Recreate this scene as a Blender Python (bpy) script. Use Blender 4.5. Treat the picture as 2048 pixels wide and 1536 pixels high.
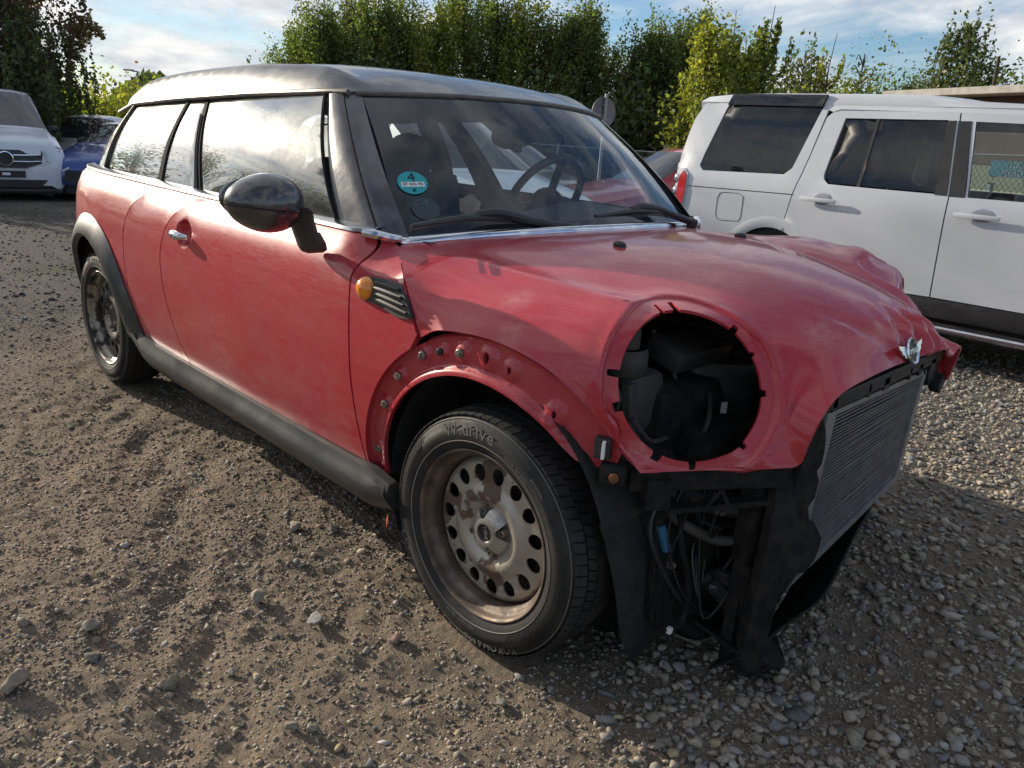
import bpy, bmesh, math, random
import numpy as np
from mathutils import Vector, Matrix, noise
from mathutils.geometry import delaunay_2d_cdt
random.seed(7); np.random.seed(7)
for o in list(bpy.data.objects): bpy.data.objects.remove(o)
scene = bpy.context.scene
COL = scene.collection
PI = math.pi
# ------------------------------------------------------------------ camera
cam_d = bpy.data.cameras.new('camera'); cam = bpy.data.objects.new('camera', cam_d); COL.objects.link(cam)
scene.camera = cam
CAMP = (1.2246, -1.9493, 1.2113)
YAW, PITCH, ROLL, FPX = 2.3548, -0.3048, 0.0671, 1581.0
_f = Vector((math.cos(YAW)*math.cos(PITCH), math.sin(YAW)*math.cos(PITCH), math.sin(PITCH)))
_r = Vector((math.sin(YAW), -math.cos(YAW), 0)); _u = _r.cross(_f)
_R = math.cos(ROLL)*_r + math.sin(ROLL)*_u; _U = -math.sin(ROLL)*_r + math.cos(ROLL)*_u
m3 = Matrix((_R, _U, -_f)).transposed()
cam.matrix_world = Matrix.Translation(CAMP) @ m3.to_4x4()
cam_d.sensor_width = 36; cam_d.lens = FPX*36/2048; cam_d.clip_start = 0.05; cam_d.clip_end = 3000
# ------------------------------------------------------------------ sun, sky, exposure
SUN_AZ, SUN_EL = math.radians(-168.0), math.radians(17.5)
to_sun = Vector((math.cos(SUN_EL)*math.cos(SUN_AZ), math.cos(SUN_EL)*math.sin(SUN_AZ), math.sin(SUN_EL)))
sd = bpy.data.lights.new('sun', 'SUN'); sd.energy = 5.0; sd.angle = math.radians(0.55); sd.color = (1.0, 0.87, 0.70)
so = bpy.data.objects.new('sun', sd); COL.objects.link(so)
so.rotation_euler = to_sun.to_track_quat('Z', 'Y').to_euler(); so.location = (-30, -10, 20)
scene.view_settings.view_transform = 'Standard'; scene.view_settings.look = 'None'
scene.view_settings.exposure = 0.40; scene.view_settings.gamma = 1.0
scene.view_settings.use_curve_mapping = False

class NT:
    """small node-tree helper"""
    def __init__(s, tree): s.t = tree; s.n = tree.nodes; s.l = tree.links; s.n.clear()
    def new(s, typ, **kw):
        nd = s.n.new(typ)
        for k, v in kw.items():
            if k.startswith('i_'):
                key = k[2:]
                key = int(key) if key.isdigit() else key.replace('_', ' ')
                s.put(nd.inputs[key], v)
            else: setattr(nd, k, v)
        return nd
    def put(s, sock, v):
        if isinstance(v, bpy.types.NodeSocket): s.l.new(v, sock)
        elif isinstance(v, (tuple, list)) and len(v) == 3 and sock.type == 'RGBA': sock.default_value = (*v, 1)
        else: sock.default_value = v
    def noise(s, vec, scale, detail=3, rough=0.55, dist=0.0):
        n = s.new('ShaderNodeTexNoise'); n.inputs['Scale'].default_value = scale
        n.inputs['Detail'].default_value = detail; n.inputs['Roughness'].default_value = rough
        n.inputs['Distortion'].default_value = dist
        if vec is not None: s.l.new(vec, n.inputs['Vector'])
        return n.outputs['Fac']
    def ramp(s, fac, stops, interp='LINEAR'):
        r = s.new('ShaderNodeValToRGB'); r.color_ramp.interpolation = interp
        e = r.color_ramp.elements
        while len(e) < len(stops): e.new(0.5)
        for el, (p, c) in zip(e, stops):
            el.position = p; el.color = (*c, 1) if isinstance(c, (tuple, list)) else (c, c, c, 1)
        s.l.new(fac, r.inputs[0]); return r.outputs[0]
    def mix(s, fac, a, b, typ='MIX'):
        m = s.new('ShaderNodeMix', data_type='RGBA', blend_type=typ)
        s.put(m.inputs[0], fac)
        for sock, v in ((m.inputs[6], a), (m.inputs[7], b)):
            s.put(sock, v)
        return m.outputs[2]
    def math(s, op, a, b=0.0, c=0.0, clamp=False):
        m = s.new('ShaderNodeMath', operation=op, use_clamp=clamp)
        s.put(m.inputs[0], a); s.put(m.inputs[1], b); s.put(m.inputs[2], c)
        return m.outputs[0]
    def maprange(s, v, a, b, c, d):
        m = s.new('ShaderNodeMapRange'); s.put(m.inputs[0], v)
        for i, x in enumerate((a, b, c, d)): m.inputs[i+1].default_value = x
        return m.outputs[0]
    def mapping(s, vec, scale=(1, 1, 1), loc=(0, 0, 0), rot=(0, 0, 0)):
        m = s.new('ShaderNodeMapping'); s.l.new(vec, m.inputs[0])
        m.inputs['Location'].default_value = loc; m.inputs['Rotation'].default_value = rot; m.inputs['Scale'].default_value = scale
        return m.outputs[0]

world = bpy.data.worlds.new('World'); scene.world = world; world.use_nodes = True
W = NT(world.node_tree)
sky = W.new('ShaderNodeTexSky', sky_type='NISHITA', sun_disc=False)
sky.sun_elevation = SUN_EL; sky.sun_rotation = PI/2 - SUN_AZ; sky.air_density = 1.0; sky.dust_density = 0.3; sky.ozone_density = 2.0
tc = W.new('ShaderNodeTexCoord')
dirv = W.new('ShaderNodeVectorMath', operation='NORMALIZE'); W.l.new(tc.outputs['Generated'], dirv.inputs[0])
sep = W.new('ShaderNodeSeparateXYZ'); W.l.new(dirv.outputs[0], sep.inputs[0])
zz = W.math('ADD', W.math('MAXIMUM', sep.outputs[2], 0.0), 0.22)
px_ = W.math('DIVIDE', sep.outputs[0], zz); py_ = W.math('DIVIDE', sep.outputs[1], zz)
cmb = W.new('ShaderNodeCombineXYZ'); W.put(cmb.inputs[0], px_); W.put(cmb.inputs[1], py_)
cv = W.mapping(cmb.outputs[0], scale=(1, 1, 1), loc=(3.1, 0.6, 0), rot=(0, 0, 0.5))
n1 = W.noise(cv, 1.15, 9, 0.58, 0.25)
n2 = W.noise(W.mapping(cmb.outputs[0], scale=(0.55, 1.9, 1), loc=(7.7, 2, 0), rot=(0, 0, 0.9)), 1.3, 8, 0.62, 0.6)
# cloudier towards the sun
sv = W.new('ShaderNodeVectorMath', operation='DOT_PRODUCT'); W.l.new(dirv.outputs[0], sv.inputs[0]); sv.inputs[1].default_value = to_sun
toward = W.maprange(sv.outputs['Value'], 0.2, 1.0, 0.0, 0.11)
c1 = W.maprange(W.math('ADD', n1, toward), 0.47, 0.60, 0.0, 1.0)
c2 = W.maprange(n2, 0.485, 0.72, 0.0, 0.8)
cl = W.math('MAXIMUM', c1, c2, clamp=True)
halo = W.math('POWER', W.math('MAXIMUM', sv.outputs['Value'], 0.0), 24.0)
shade = W.noise(cv, 2.6, 6, 0.6)
ccol = W.mix(W.maprange(shade, 0.35, 0.65, 0.0, 1.0), (0.56, 0.61, 0.70), (1.12, 1.11, 1.08))
ccol = W.mix(1.0, ccol, W.mix(halo, (1.0, 1.0, 1.0), (2.6, 2.5, 2.3)), 'MULTIPLY')
skys = W.new('ShaderNodeVectorMath', operation='MULTIPLY'); W.l.new(sky.outputs[0], skys.inputs[0]); skys.inputs[1].default_value = (0.84, 1.0, 1.18)
CLOUD_GAIN = 8.0
cs = W.new('ShaderNodeVectorMath', operation='SCALE'); W.l.new(ccol, cs.inputs[0]); cs.inputs['Scale'].default_value = CLOUD_GAIN
skc = W.mix(cl, skys.outputs[0], cs.outputs[0])
bg = W.new('ShaderNodeBackground'); W.l.new(skc, bg.inputs[0]); bg.inputs[1].default_value = 0.088
wo = W.new('ShaderNodeOutputWorld'); W.l.new(bg.outputs[0], wo.inputs[0])
scene.cycles.max_bounces = 8; scene.cycles.transparent_max_bounces = 24; scene.cycles.sample_clamp_indirect = 6

# ------------------------------------------------------------------ materials
MATS = {}
def mat(name, col, rough=0.5, metal=0.0, coat=0.0, spec=0.5, var=None, vscale=8.0, bump=0.0, bscale=60.0, coatr=0.06, alpha=None, bdist=0.01, dust=None, dscale=3.0, damt=(0.45, 0.75), stretch=(1, 1, 1)):
    m = bpy.data.materials.new(name); m.use_nodes = True; N = NT(m.node_tree)
    b = N.new('ShaderNodeBsdfPrincipled'); out = N.new('ShaderNodeOutputMaterial'); N.l.new(b.outputs[0], out.inputs[0])
    tcn = N.new('ShaderNodeTexCoord'); vec = N.mapping(tcn.outputs['Object'], scale=stretch)
    c = col
    if var is not None:
        f = N.noise(vec, vscale, 5, 0.6)
        c = N.mix(N.maprange(f, 0.35, 0.65, 0, 1), col, var)
    if dust is not None:
        f = N.noise(tcn.outputs['Object'], dscale, 6, 0.65, 0.4)
        c = N.mix(N.maprange(f, damt[0], damt[1], 0.0, 0.8), c, dust)
    N.put(b.inputs['Base Color'], c)
    b.inputs['Roughness'].default_value = rough; b.inputs['Metallic'].default_value = metal
    b.inputs['Coat Weight'].default_value = coat; b.inputs['Coat Roughness'].default_value = coatr
    b.inputs['Specular IOR Level'].default_value = spec
    if var is not None and metal < 0.5:
        rr = N.maprange(N.noise(vec, vscale*1.7, 4), 0.3, 0.7, max(0.02, rough-0.08), min(1, rough+0.08)); N.put(b.inputs['Roughness'], rr)
    if bump:
        bn = N.new('ShaderNodeBump'); bn.inputs['Strength'].default_value = bump; bn.inputs['Distance'].default_value = bdist
        N.put(bn.inputs['Height'], N.noise(vec, bscale, 5, 0.65)); N.l.new(bn.outputs[0], b.inputs['Normal'])
    MATS[name] = m; return m

def glass_mat(name, tint, rough=0.01, dust=0.06, dustcol=(0.6, 0.6, 0.55), refl=1.0, ior=1.5, dscale=6.0, haze=0.25):
    m = bpy.data.materials.new(name); m.use_nodes = True; N = NT(m.node_tree)
    out = N.new('ShaderNodeOutputMaterial')
    tr = N.new('ShaderNodeBsdfTransparent'); N.put(tr.inputs[0], tint)
    gl = N.new('ShaderNodeBsdfGlossy'); gl.inputs['Roughness'].default_value = rough; N.put(gl.inputs[0], (0.95, 0.97, 1.0))
    fr = N.new('ShaderNodeFresnel'); fr.inputs[0].default_value = ior
    tcn = N.new('ShaderNodeTexCoord')
    f2 = N.math('MULTIPLY', fr.outputs[0], refl, clamp=True)
    mx = N.new('ShaderNodeMixShader'); N.l.new(f2, mx.inputs[0]); N.l.new(tr.outputs[0], mx.inputs[1]); N.l.new(gl.outputs[0], mx.inputs[2])
    df = N.new('ShaderNodeBsdfDiffuse'); N.put(df.inputs[0], dustcol)
    d1 = N.noise(tcn.outputs['Object'], dscale, 8, 0.7, 0.5); d2 = N.noise(tcn.outputs['Object'], dscale*22, 3, 0.7)
    dd = N.math('MULTIPLY', N.maprange(N.math('MULTIPLY', d1, N.math('ADD', d2, 0.5)), 0.25, 0.75, 0.15, 1.6), dust, clamp=True)
    mx2 = N.new('ShaderNodeMixShader'); N.l.new(dd, mx2.inputs[0]); N.l.new(mx.outputs[0], mx2.inputs[1]); N.l.new(df.outputs[0], mx2.inputs[2])
    g2 = N.new('ShaderNodeBsdfGlossy'); g2.inputs['Roughness'].default_value = .34; N.put(g2.inputs[0], (0.9, 0.9, 0.88)); mx3 = N.new('ShaderNodeMixShader')
    N.l.new(N.math('MULTIPLY', dd, haze, clamp=True), mx3.inputs[0]); N.l.new(mx2.outputs[0], mx3.inputs[1]); N.l.new(g2.outputs[0], mx3.inputs[2])
    N.l.new(mx3.outputs[0], out.inputs[0]); MATS[name] = m; return m

def red_paint(name):
    m = bpy.data.materials.new(name); m.use_nodes = True; N = NT(m.node_tree)
    b = N.new('ShaderNodeBsdfPrincipled'); out = N.new('ShaderNodeOutputMaterial'); N.l.new(b.outputs[0], out.inputs[0])
    tcn = N.new('ShaderNodeTexCoord'); ob = tcn.outputs['Object']
    big = N.noise(ob, 2.2, 4, 0.6, 0.5); fine = N.noise(N.mapping(ob, scale=(1.2, 3, 14)), 9, 6, 0.7, 0.3)
    c = N.mix(N.maprange(big, 0.36, 0.64, 0, 1), (0.41, 0.017, 0.030), (0.39, 0.030, 0.046))
    c = N.mix(N.maprange(fine, 0.50, 0.8, 0, 0.30), c, (0.46, 0.13, 0.15))
    dst = N.noise(N.mapping(ob, scale=(1, 1, 2.2)), 5, 9, 0.75, 0.6)
    sepn = N.new('ShaderNodeSeparateXYZ'); N.l.new(ob, sepn.inputs[0])
    low = N.maprange(sepn.outputs[2], 0.30, 0.62, 0.22, 0.05)
    c = N.mix(N.math('MULTIPLY', N.maprange(dst, 0.40, 0.62, 0.0, 1.0), low, clamp=True), c, (0.40, 0.33, 0.27))
    # small chips and scuffs
    vr = N.new('ShaderNodeTexVoronoi', feature='F1'); vr.inputs['Scale'].default_value = 26; vr.inputs['Randomness'].default_value = 1
    N.l.new(N.mapping(ob, scale=(1, 1, 2.2), rot=(0.2, 0.5, 0.3)), vr.inputs['Vector'])
    chip = N.math('MULTIPLY', N.math('LESS_THAN', vr.outputs['Distance'], 0.05), N.math('GREATER_THAN', N.noise(ob, 5, 3), 0.60))
    c = N.mix(N.math('MULTIPLY', chip, 0.7), c, (0.62, 0.50, 0.47))
    # chalky scuffs at a few places on the bonnet and wing
    for (px, py, pz), r_ in (((.50, -.27, .84), .075), ((.0, -.72, .86), .05), ((.05, -.78, .80), .045), ((-.62, -.80, .88), .10), ((.52, -.58, .60), .06), ((-1.3, -.83, .45), .25), ((.36, -.70, .62), .05)):
        vd = N.new('ShaderNodeVectorMath', operation='DISTANCE'); N.l.new(ob, vd.inputs[0]); vd.inputs[1].default_value = (px, py, pz)
        k = N.math('MULTIPLY', N.maprange(vd.outputs['Value'], 0, r_, .30 if r_ > .09 else .7, 0), N.maprange(N.noise(ob, 34, 7, .75), .36, .62, 0, 1), clamp=True); c = N.mix(k, c, (0.52, 0.24, 0.24))
    N.put(b.inputs['Base Color'], c)
    rs = N.noise(N.mapping(ob, scale=(1, 1, 9), rot=(0, 0.12, 0)), 22, 6, 0.75)
    N.put(b.inputs['Roughness'], N.maprange(rs, 0.3, 0.7, 0.27, 0.5))
    b.inputs['Coat Weight'].default_value = 0.6; b.inputs['Specular IOR Level'].default_value = 0.25
    N.put(b.inputs['Coat Roughness'], N.maprange(rs, 0.35, 0.75, 0.05, 0.12))
    bn = N.new('ShaderNodeBump'); bn.inputs['Strength'].default_value = 0.03; bn.inputs['Distance'].default_value = 0.01
    N.put(bn.inputs['Height'], N.noise(ob, 7, 3, 0.5)); N.l.new(bn.outputs[0], b.inputs['Coat Normal'])
    MATS[name] = m; return m

red_paint('red_paint')
mat('black_paint', (0.018, 0.018, 0.022), 0.25, coat=1.0, coatr=0.04, var=(0.035, 0.035, 0.04), vscale=14, dust=(0.22, 0.2, 0.18), damt=(0.5, 0.95))
mat('roof_paint', (0.030, 0.033, 0.042), 0.40, spec=.12, coat=.6, coatr=0.03, var=(0.05, 0.052, 0.062), vscale=5, dust=(0.26, 0.27, 0.28), dscale=4, damt=(0.42, 1.0))
mat('pillar_paint', (0.035, 0.035, 0.045), 0.35, spec=.2, coat=.8, coatr=0.12, var=(0.06, 0.06, 0.075), vscale=9, bump=0.12, bscale=14, dust=(0.3, 0.3, 0.32), damt=(0.5, 0.9))
mat('black_plastic', (0.022, 0.023, 0.025), 0.5, var=(0.035, 0.035, 0.036), vscale=6, bump=0.25, bscale=500, bdist=0.001, dust=(0.16, 0.14, 0.12), dscale=5, damt=(0.5, 1.0))
mat('trim_plastic', (0.028, 0.030, 0.032), 0.36, var=(0.045, 0.047, 0.05), vscale=4, bump=0.2, bscale=700, bdist=0.001, dust=(0.24, 0.21, 0.18), dscale=3, damt=(0.5, 1.0))
mat('dark_felt', (0.022, 0.023, 0.025), 0.95, spec=0.2, var=(0.034, 0.034, 0.034), vscale=20, bump=0.5, bscale=120, bdist=0.004)
mat('engine_black', (0.010, 0.010, 0.011), 0.85, spec=.12, var=(0.03, 0.028, 0.026), vscale=25, bump=0.4, bscale=80, bdist=0.003)
mat('engine_grey', (0.06, 0.06, 0.06), 0.7, 0.2, var=(0.05, 0.045, 0.04), vscale=25, bump=0.4, bscale=80, bdist=0.003)
mat('tyre_rubber', (0.014, 0.014, 0.015), 0.72, spec=.35, var=(0.03, 0.028, 0.026), vscale=9, bump=0.3, bscale=160, bdist=0.002, dust=(0.15, 0.13, 0.10), dscale=7, damt=(0.55, 1.05))
mat('tyre_letter', (0.145, 0.138, 0.126), 0.75)
mat('chrome', (0.78, 0.80, 0.84), 0.12, 1.0, var=(0.6, 0.62, 0.66), vscale=20)
mat('chrome_trim', (0.62, 0.63, 0.66), 0.22, 1.0, var=(0.5, 0.5, 0.52), vscale=30)
mat('silver_cap', (0.52, 0.50, 0.47), 0.35, 0.75, var=(0.40, 0.38, 0.35), vscale=20, dust=(0.25, 0.2, 0.16), dscale=16, damt=(0.5, 0.8))
mat('amber', (0.85, 0.30, 0.01), 0.18, coat=1.0, var=(0.75, 0.20, 0.01), vscale=30)
mat('rust', (0.24, 0.09, 0.03), 0.9, var=(0.12, 0.05, 0.02), vscale=60, bump=0.5, bscale=200)
mat('seal', (0.015, 0.015, 0.017), 0.9, spec=.15)
mat('gutter', (0.16, 0.135, 0.11), 0.5, var=(0.09, 0.08, 0.07), vscale=20)
mat('interior_dark', (0.022, 0.023, 0.027), 0.8, var=(0.06, 0.06, 0.065), vscale=10)
mat('interior_grey', (0.10, 0.105, 0.11), 0.85, var=(0.14, 0.14, 0.14), vscale=12)
mat('teal_sticker', (0.01, 0.33, 0.36), 0.5)
mat('white_label', (0.75, 0.75, 0.74), 0.6)
mat('ink', (0.01, 0.03, 0.04), 0.6)
mat('pale_ink', (0.05, 0.11, 0.12), 0.6)
mat('alloy', (0.42, 0.43, 0.45), 0.45, 0.9, var=(0.3, 0.3, 0.32), vscale=25)
mat('radiator_fin', (0.16, 0.165, 0.17), 0.5, 0.8, var=(0.08, 0.08, 0.085), vscale=18, dust=(0.12, 0.10, 0.08), dscale=12)
mat('hose_grey', (0.16, 0.19, 0.23), 0.4)
mat('blue_plastic', (0.02, 0.12, 0.24), 0.5)
mat('bolt_metal', (0.30, 0.28, 0.25), 0.5, 0.7, var=(0.15, 0.13, 0.11), vscale=60)
mat('white_paint', (0.58, 0.61, 0.66), 0.35, coat=0.8, coatr=0.06, var=(0.54, 0.57, 0.62), vscale=1.5)
mat('van_paint', (0.66, 0.70, 0.78), 0.35, coat=0.8, coatr=0.06, var=(0.6, 0.64, 0.72), vscale=2)
mat('silver_paint', (0.42, 0.44, 0.48), 0.3, 0.5, coat=0.8)
mat('grey_paint', (0.07, 0.085, 0.105), 0.3, 0.3, coat=0.8)
mat('blue_paint', (0.010, 0.055, 0.26), 0.3, 0.2, coat=1.0)
mat('scarlet_paint', (0.42, 0.02, 0.03), 0.35, coat=0.8)
mat('car_black', (0.015, 0.015, 0.018), 0.45, var=(0.025, 0.025, 0.028))
mat('lamp_red', (0.55, 0.012, 0.015), 0.15, coat=1.0)
mat('lamp_clear', (0.55, 0.57, 0.60), 0.12, coat=1.0)
mat('lamp_dark', (0.05, 0.05, 0.055), 0.2, coat=1.0)
mat('plate_white', (0.7, 0.72, 0.74), 0.5)
mat('galv', (0.34, 0.35, 0.37), 0.5, 0.6, var=(0.25, 0.26, 0.28), vscale=10)
mat('sign_back', (0.16, 0.165, 0.18), 0.55, 0.3, var=(0.20, 0.2, 0.22), vscale=4)
mat('concrete', (0.36, 0.35, 0.32), 0.9, var=(0.26, 0.25, 0.23), vscale=5, bump=0.3, bscale=40)
mat('brown_wall', (0.19, 0.12, 0.085), 0.9, var=(0.24, 0.16, 0.11), vscale=3, bump=0.2, bscale=30)
mat('cream_wall', (0.52, 0.55, 0.36), 0.9, var=(0.44, 0.47, 0.31), vscale=3)
mat('turquoise', (0.02, 0.30, 0.42), 0.7, var=(0.03, 0.24, 0.36), vscale=4)
mat('graffiti', (0.45, 0.62, 0.62), 0.7)
mat('bark', (0.10, 0.075, 0.05), 0.95, var=(0.05, 0.04, 0.03), vscale=8, bump=0.5, bscale=30)
mat('bark_pale', (0.32, 0.31, 0.28), 0.9, var=(0.10, 0.09, 0.08), vscale=9)
glass_mat('side_glass', (0.50, 0.58, 0.55), 0.014, 0.09, (0.52, 0.56, 0.52), refl=2.1, ior=1.55, dscale=5, haze=0.36)
glass_mat('wind_glass', (0.78, 0.84, 0.86), 0.015, 0.045, (0.30, 0.38, 0.46), refl=1.15, ior=1.5, dscale=4)
glass_mat('far_side_glass', (0.82, 0.88, 0.88), 0.02, 0.02, (0.4, 0.42, 0.45), refl=1.0)
glass_mat('dark_glass', (0.025, 0.028, 0.035), 0.015, 0.03, (0.3, 0.3, 0.32), refl=1.15)
glass_mat('mid_glass', (0.42, 0.48, 0.50), 0.015, 0.03, (0.3, 0.3, 0.32), refl=1.2)
glass_mat('far_glass', (0.10, 0.13, 0.16), 0.02, 0.05, (0.3, 0.33, 0.38), refl=1.5)

# ------------------------------------------------------------------ objects
def tag(o, label=None, cat=None, group=None, kind=None):
    if label: o['label'] = label
    if cat: o['category'] = cat
    if group: o['group'] = group
    if kind: o['kind'] = kind
    return o
def empty(name, loc=(0, 0, 0), rot=(0, 0, 0), **kw):
    o = bpy.data.objects.new(name, None); COL.objects.link(o); o.location = loc; o.rotation_euler = rot
    o.empty_display_size = 0.2; return tag(o, **kw)
def mesh_obj(name, V, F, m=None, parent=None, smooth=False, mats=None, mi=None, angle=None):
    me = bpy.data.meshes.new(name)
    me.from_pydata([tuple(map(float, v)) for v in V], [], [tuple(int(i) for i in f) for f in F])
    if mats:
        for x in mats: me.materials.append(MATS[x])
        if mi is not None: me.polygons.foreach_set('material_index', np.array(mi, dtype=np.int32))
    elif m: me.materials.append(MATS[m])
    if smooth: me.polygons.foreach_set('use_smooth', [True]*len(me.polygons))
    me.update()
    if angle is not None: me.set_sharp_from_angle(angle=math.radians(angle))
    o = bpy.data.objects.new(name, me); COL.objects.link(o)
    if parent is not None: o.parent = parent
    return o
class MB:
    """collects shapes for ONE mesh object"""
    def __init__(s): s.V = []; s.F = []; s.M = []; s.cur = 0
    def add(s, V, F):
        b = len(s.V); s.V += [tuple(v) for v in V]; s.F += [tuple(i+b for i in f) for f in F]; s.M += [s.cur]*len(F); return s
    def box(s, c, size, rot=None, bev=0.0):
        x, y, z = (size[0]/2, size[1]/2, size[2]/2); c = Vector(c)
        R_ = Matrix.Identity(3) if rot is None else (rot if isinstance(rot, Matrix) else Matrix.Rotation(rot, 3, 'Z'))
        if bev <= 0:
            V = [c + R_ @ Vector((i*x, j*y, k*z)) for i in (-1, 1) for j in (-1, 1) for k in (-1, 1)]
            F = [(0, 1, 3, 2), (4, 6, 7, 5), (0, 4, 5, 1), (2, 3, 7, 6), (0, 2, 6, 4), (1, 5, 7, 3)]
            return s.add(V, F)
        b = min(bev, x*0.9, y*0.9, z*0.9)
        bm = bmesh.new(); bmesh.ops.create_cube(bm, size=1)
        for v in bm.verts: v.co = Vector((v.co.x*2*x, v.co.y*2*y, v.co.z*2*z))
        bmesh.ops.bevel(bm, geom=bm.edges[:], offset=b, segments=2, affect='EDGES', profile=0.6)
        bm.verts.index_update()
        V = [c + R_ @ v.co for v in bm.verts]; F = [[v.index for v in f.verts] for f in bm.faces]; bm.free()
        return s.add(V, F)
    def tube(s, pts, r, n=8, cap=True, smooth_n=0):
        if smooth_n: pts = crv(pts, smooth_n)
        pts = [Vector(p) for p in pts]; rr = r if isinstance(r, (list, tuple)) else [r]*len(pts)
        if len(rr) != len(pts): rr = list(np.interp(np.linspace(0, 1, len(pts)), np.linspace(0, 1, len(rr)), rr))
        V, F = [], []; up = None
        for i, p in enumerate(pts):
            d = (pts[min(i+1, len(pts)-1)]-pts[max(i-1, 0)]).normalized()
            if up is None: up = d.orthogonal().normalized()
            up = (up - d*up.dot(d))
            up = up.normalized() if up.length > 1e-6 else d.orthogonal().normalized()
            sd_ = d.cross(up)
            for k in range(n):
                a = 2*PI*k/n; V.append(p + (up*math.cos(a)+sd_*math.sin(a))*rr[i])
        for i in range(len(pts)-1):
            for k in range(n): F.append((i*n+k, i*n+(k+1) % n, (i+1)*n+(k+1) % n, (i+1)*n+k))
        if cap: F.append(tuple(range(n))[::-1]); F.append(tuple((len(pts)-1)*n+k for k in range(n)))
        return s.add(V, F)
    def lathe(s, prof, o=(0, 0, 0), axis=(0, 0, 1), n=32, arc=(0, 2*PI)):
        """prof: (radius, height along axis)"""
        a = Vector(axis).normalized(); e1 = a.orthogonal().normalized(); e2 = a.cross(e1); o = Vector(o)
        V, F = [], []
        for r, h in prof:
            for k in range(n):
                t = 2*PI*k/n; V.append(o + a*h + (e1*math.cos(t)+e2*math.sin(t))*r)
        for i in range(len(prof)-1):
            for k in range(n): F.append((i*n+k, i*n+(k+1) % n, (i+1)*n+(k+1) % n, (i+1)*n+k))
        return s.add(V, F)
    def disc(s, c, axis, r, n=24):
        a = Vector(axis).normalized(); e1 = a.orthogonal().normalized(); e2 = a.cross(e1); c = Vector(c)
        return s.add([c+(e1*math.cos(2*PI*k/n)+e2*math.sin(2*PI*k/n))*r for k in range(n)], [tuple(range(n))])
    def ball(s, c, r, nu=16, nv=10, rot=None):
        c = Vector(c); rx, ry, rz = r if isinstance(r, (tuple, list)) else (r, r, r); R_ = rot or Matrix.Identity(3)
        V = [c+R_@Vector((0, 0, rz))]; F = []
        for j in range(1, nv):
            ph = PI*j/nv
            for k in range(nu): t = 2*PI*k/nu; V.append(c+R_@Vector((rx*math.sin(ph)*math.cos(t), ry*math.sin(ph)*math.sin(t), rz*math.cos(ph))))
        V.append(c-R_@Vector((0, 0, rz)))
        for k in range(nu):
            F.append((0, 1+k, 1+(k+1) % nu)); F.append((len(V)-1, 1+(nv-2)*nu+(k+1) % nu, 1+(nv-2)*nu+k))
        for j in range(nv-2):
            for k in range(nu): F.append((1+j*nu+k, 1+(j+1)*nu+k, 1+(j+1)*nu+(k+1) % nu, 1+j*nu+(k+1) % nu))
        return s.add(V, F)
    def build(s, name, m=None, parent=None, smooth=False, angle=35, mats=None):
        return mesh_obj(name, s.V, s.F, m, parent, smooth, mats=mats, mi=s.M if mats else None, angle=angle if smooth else None)
def crv(pts, n=6, closed=False):
    """Catmull-Rom through points, n steps a span"""
    P = np.array([tuple(p) for p in pts], float); N_ = len(P); out = []
    for i in range(N_ if closed else N_-1):
        if closed: a, b, c, d = P[(i-1) % N_], P[i], P[(i+1) % N_], P[(i+2) % N_]
        else:
            b, c = P[i], P[i+1]; a = P[i-1] if i else 2*b-c; d = P[i+2] if i+2 < N_ else 2*c-b
        for k in range(n):
            t = k/n; out.append(0.5*((2*b)+(c-a)*t+(2*a-5*b+4*c-d)*t*t+(3*b-a-3*c+d)*t**3))
    if not closed: out.append(P[-1])
    return [tuple(x) for x in out]
def in_poly(P, poly):
    P = np.asarray(P); poly = np.asarray(poly); x, y = P[:, 0], P[:, 1]; ins = np.zeros(len(P), bool)
    n = len(poly); j = n-1
    for i in range(n):
        xi, yi = poly[i]; xj, yj = poly[j]
        c = ((yi > y) != (yj > y)) & (x < (xj-xi)*(y-yi)/((yj-yi) if yj != yi else 1e-12)+xi)
        ins ^= c; j = i
    return ins
def resample(poly, h, closed=True):
    P = [np.array(p, float) for p in poly]; out = []
    n = len(P)
    for i in range(n if closed else n-1):
        a, b = P[i], P[(i+1) % n]; k = max(1, int(round(np.linalg.norm(b-a)/h)))
        for q in range(k): out.append(a+(b-a)*q/k)
    if not closed: out.append(P[-1])
    return out
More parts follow.
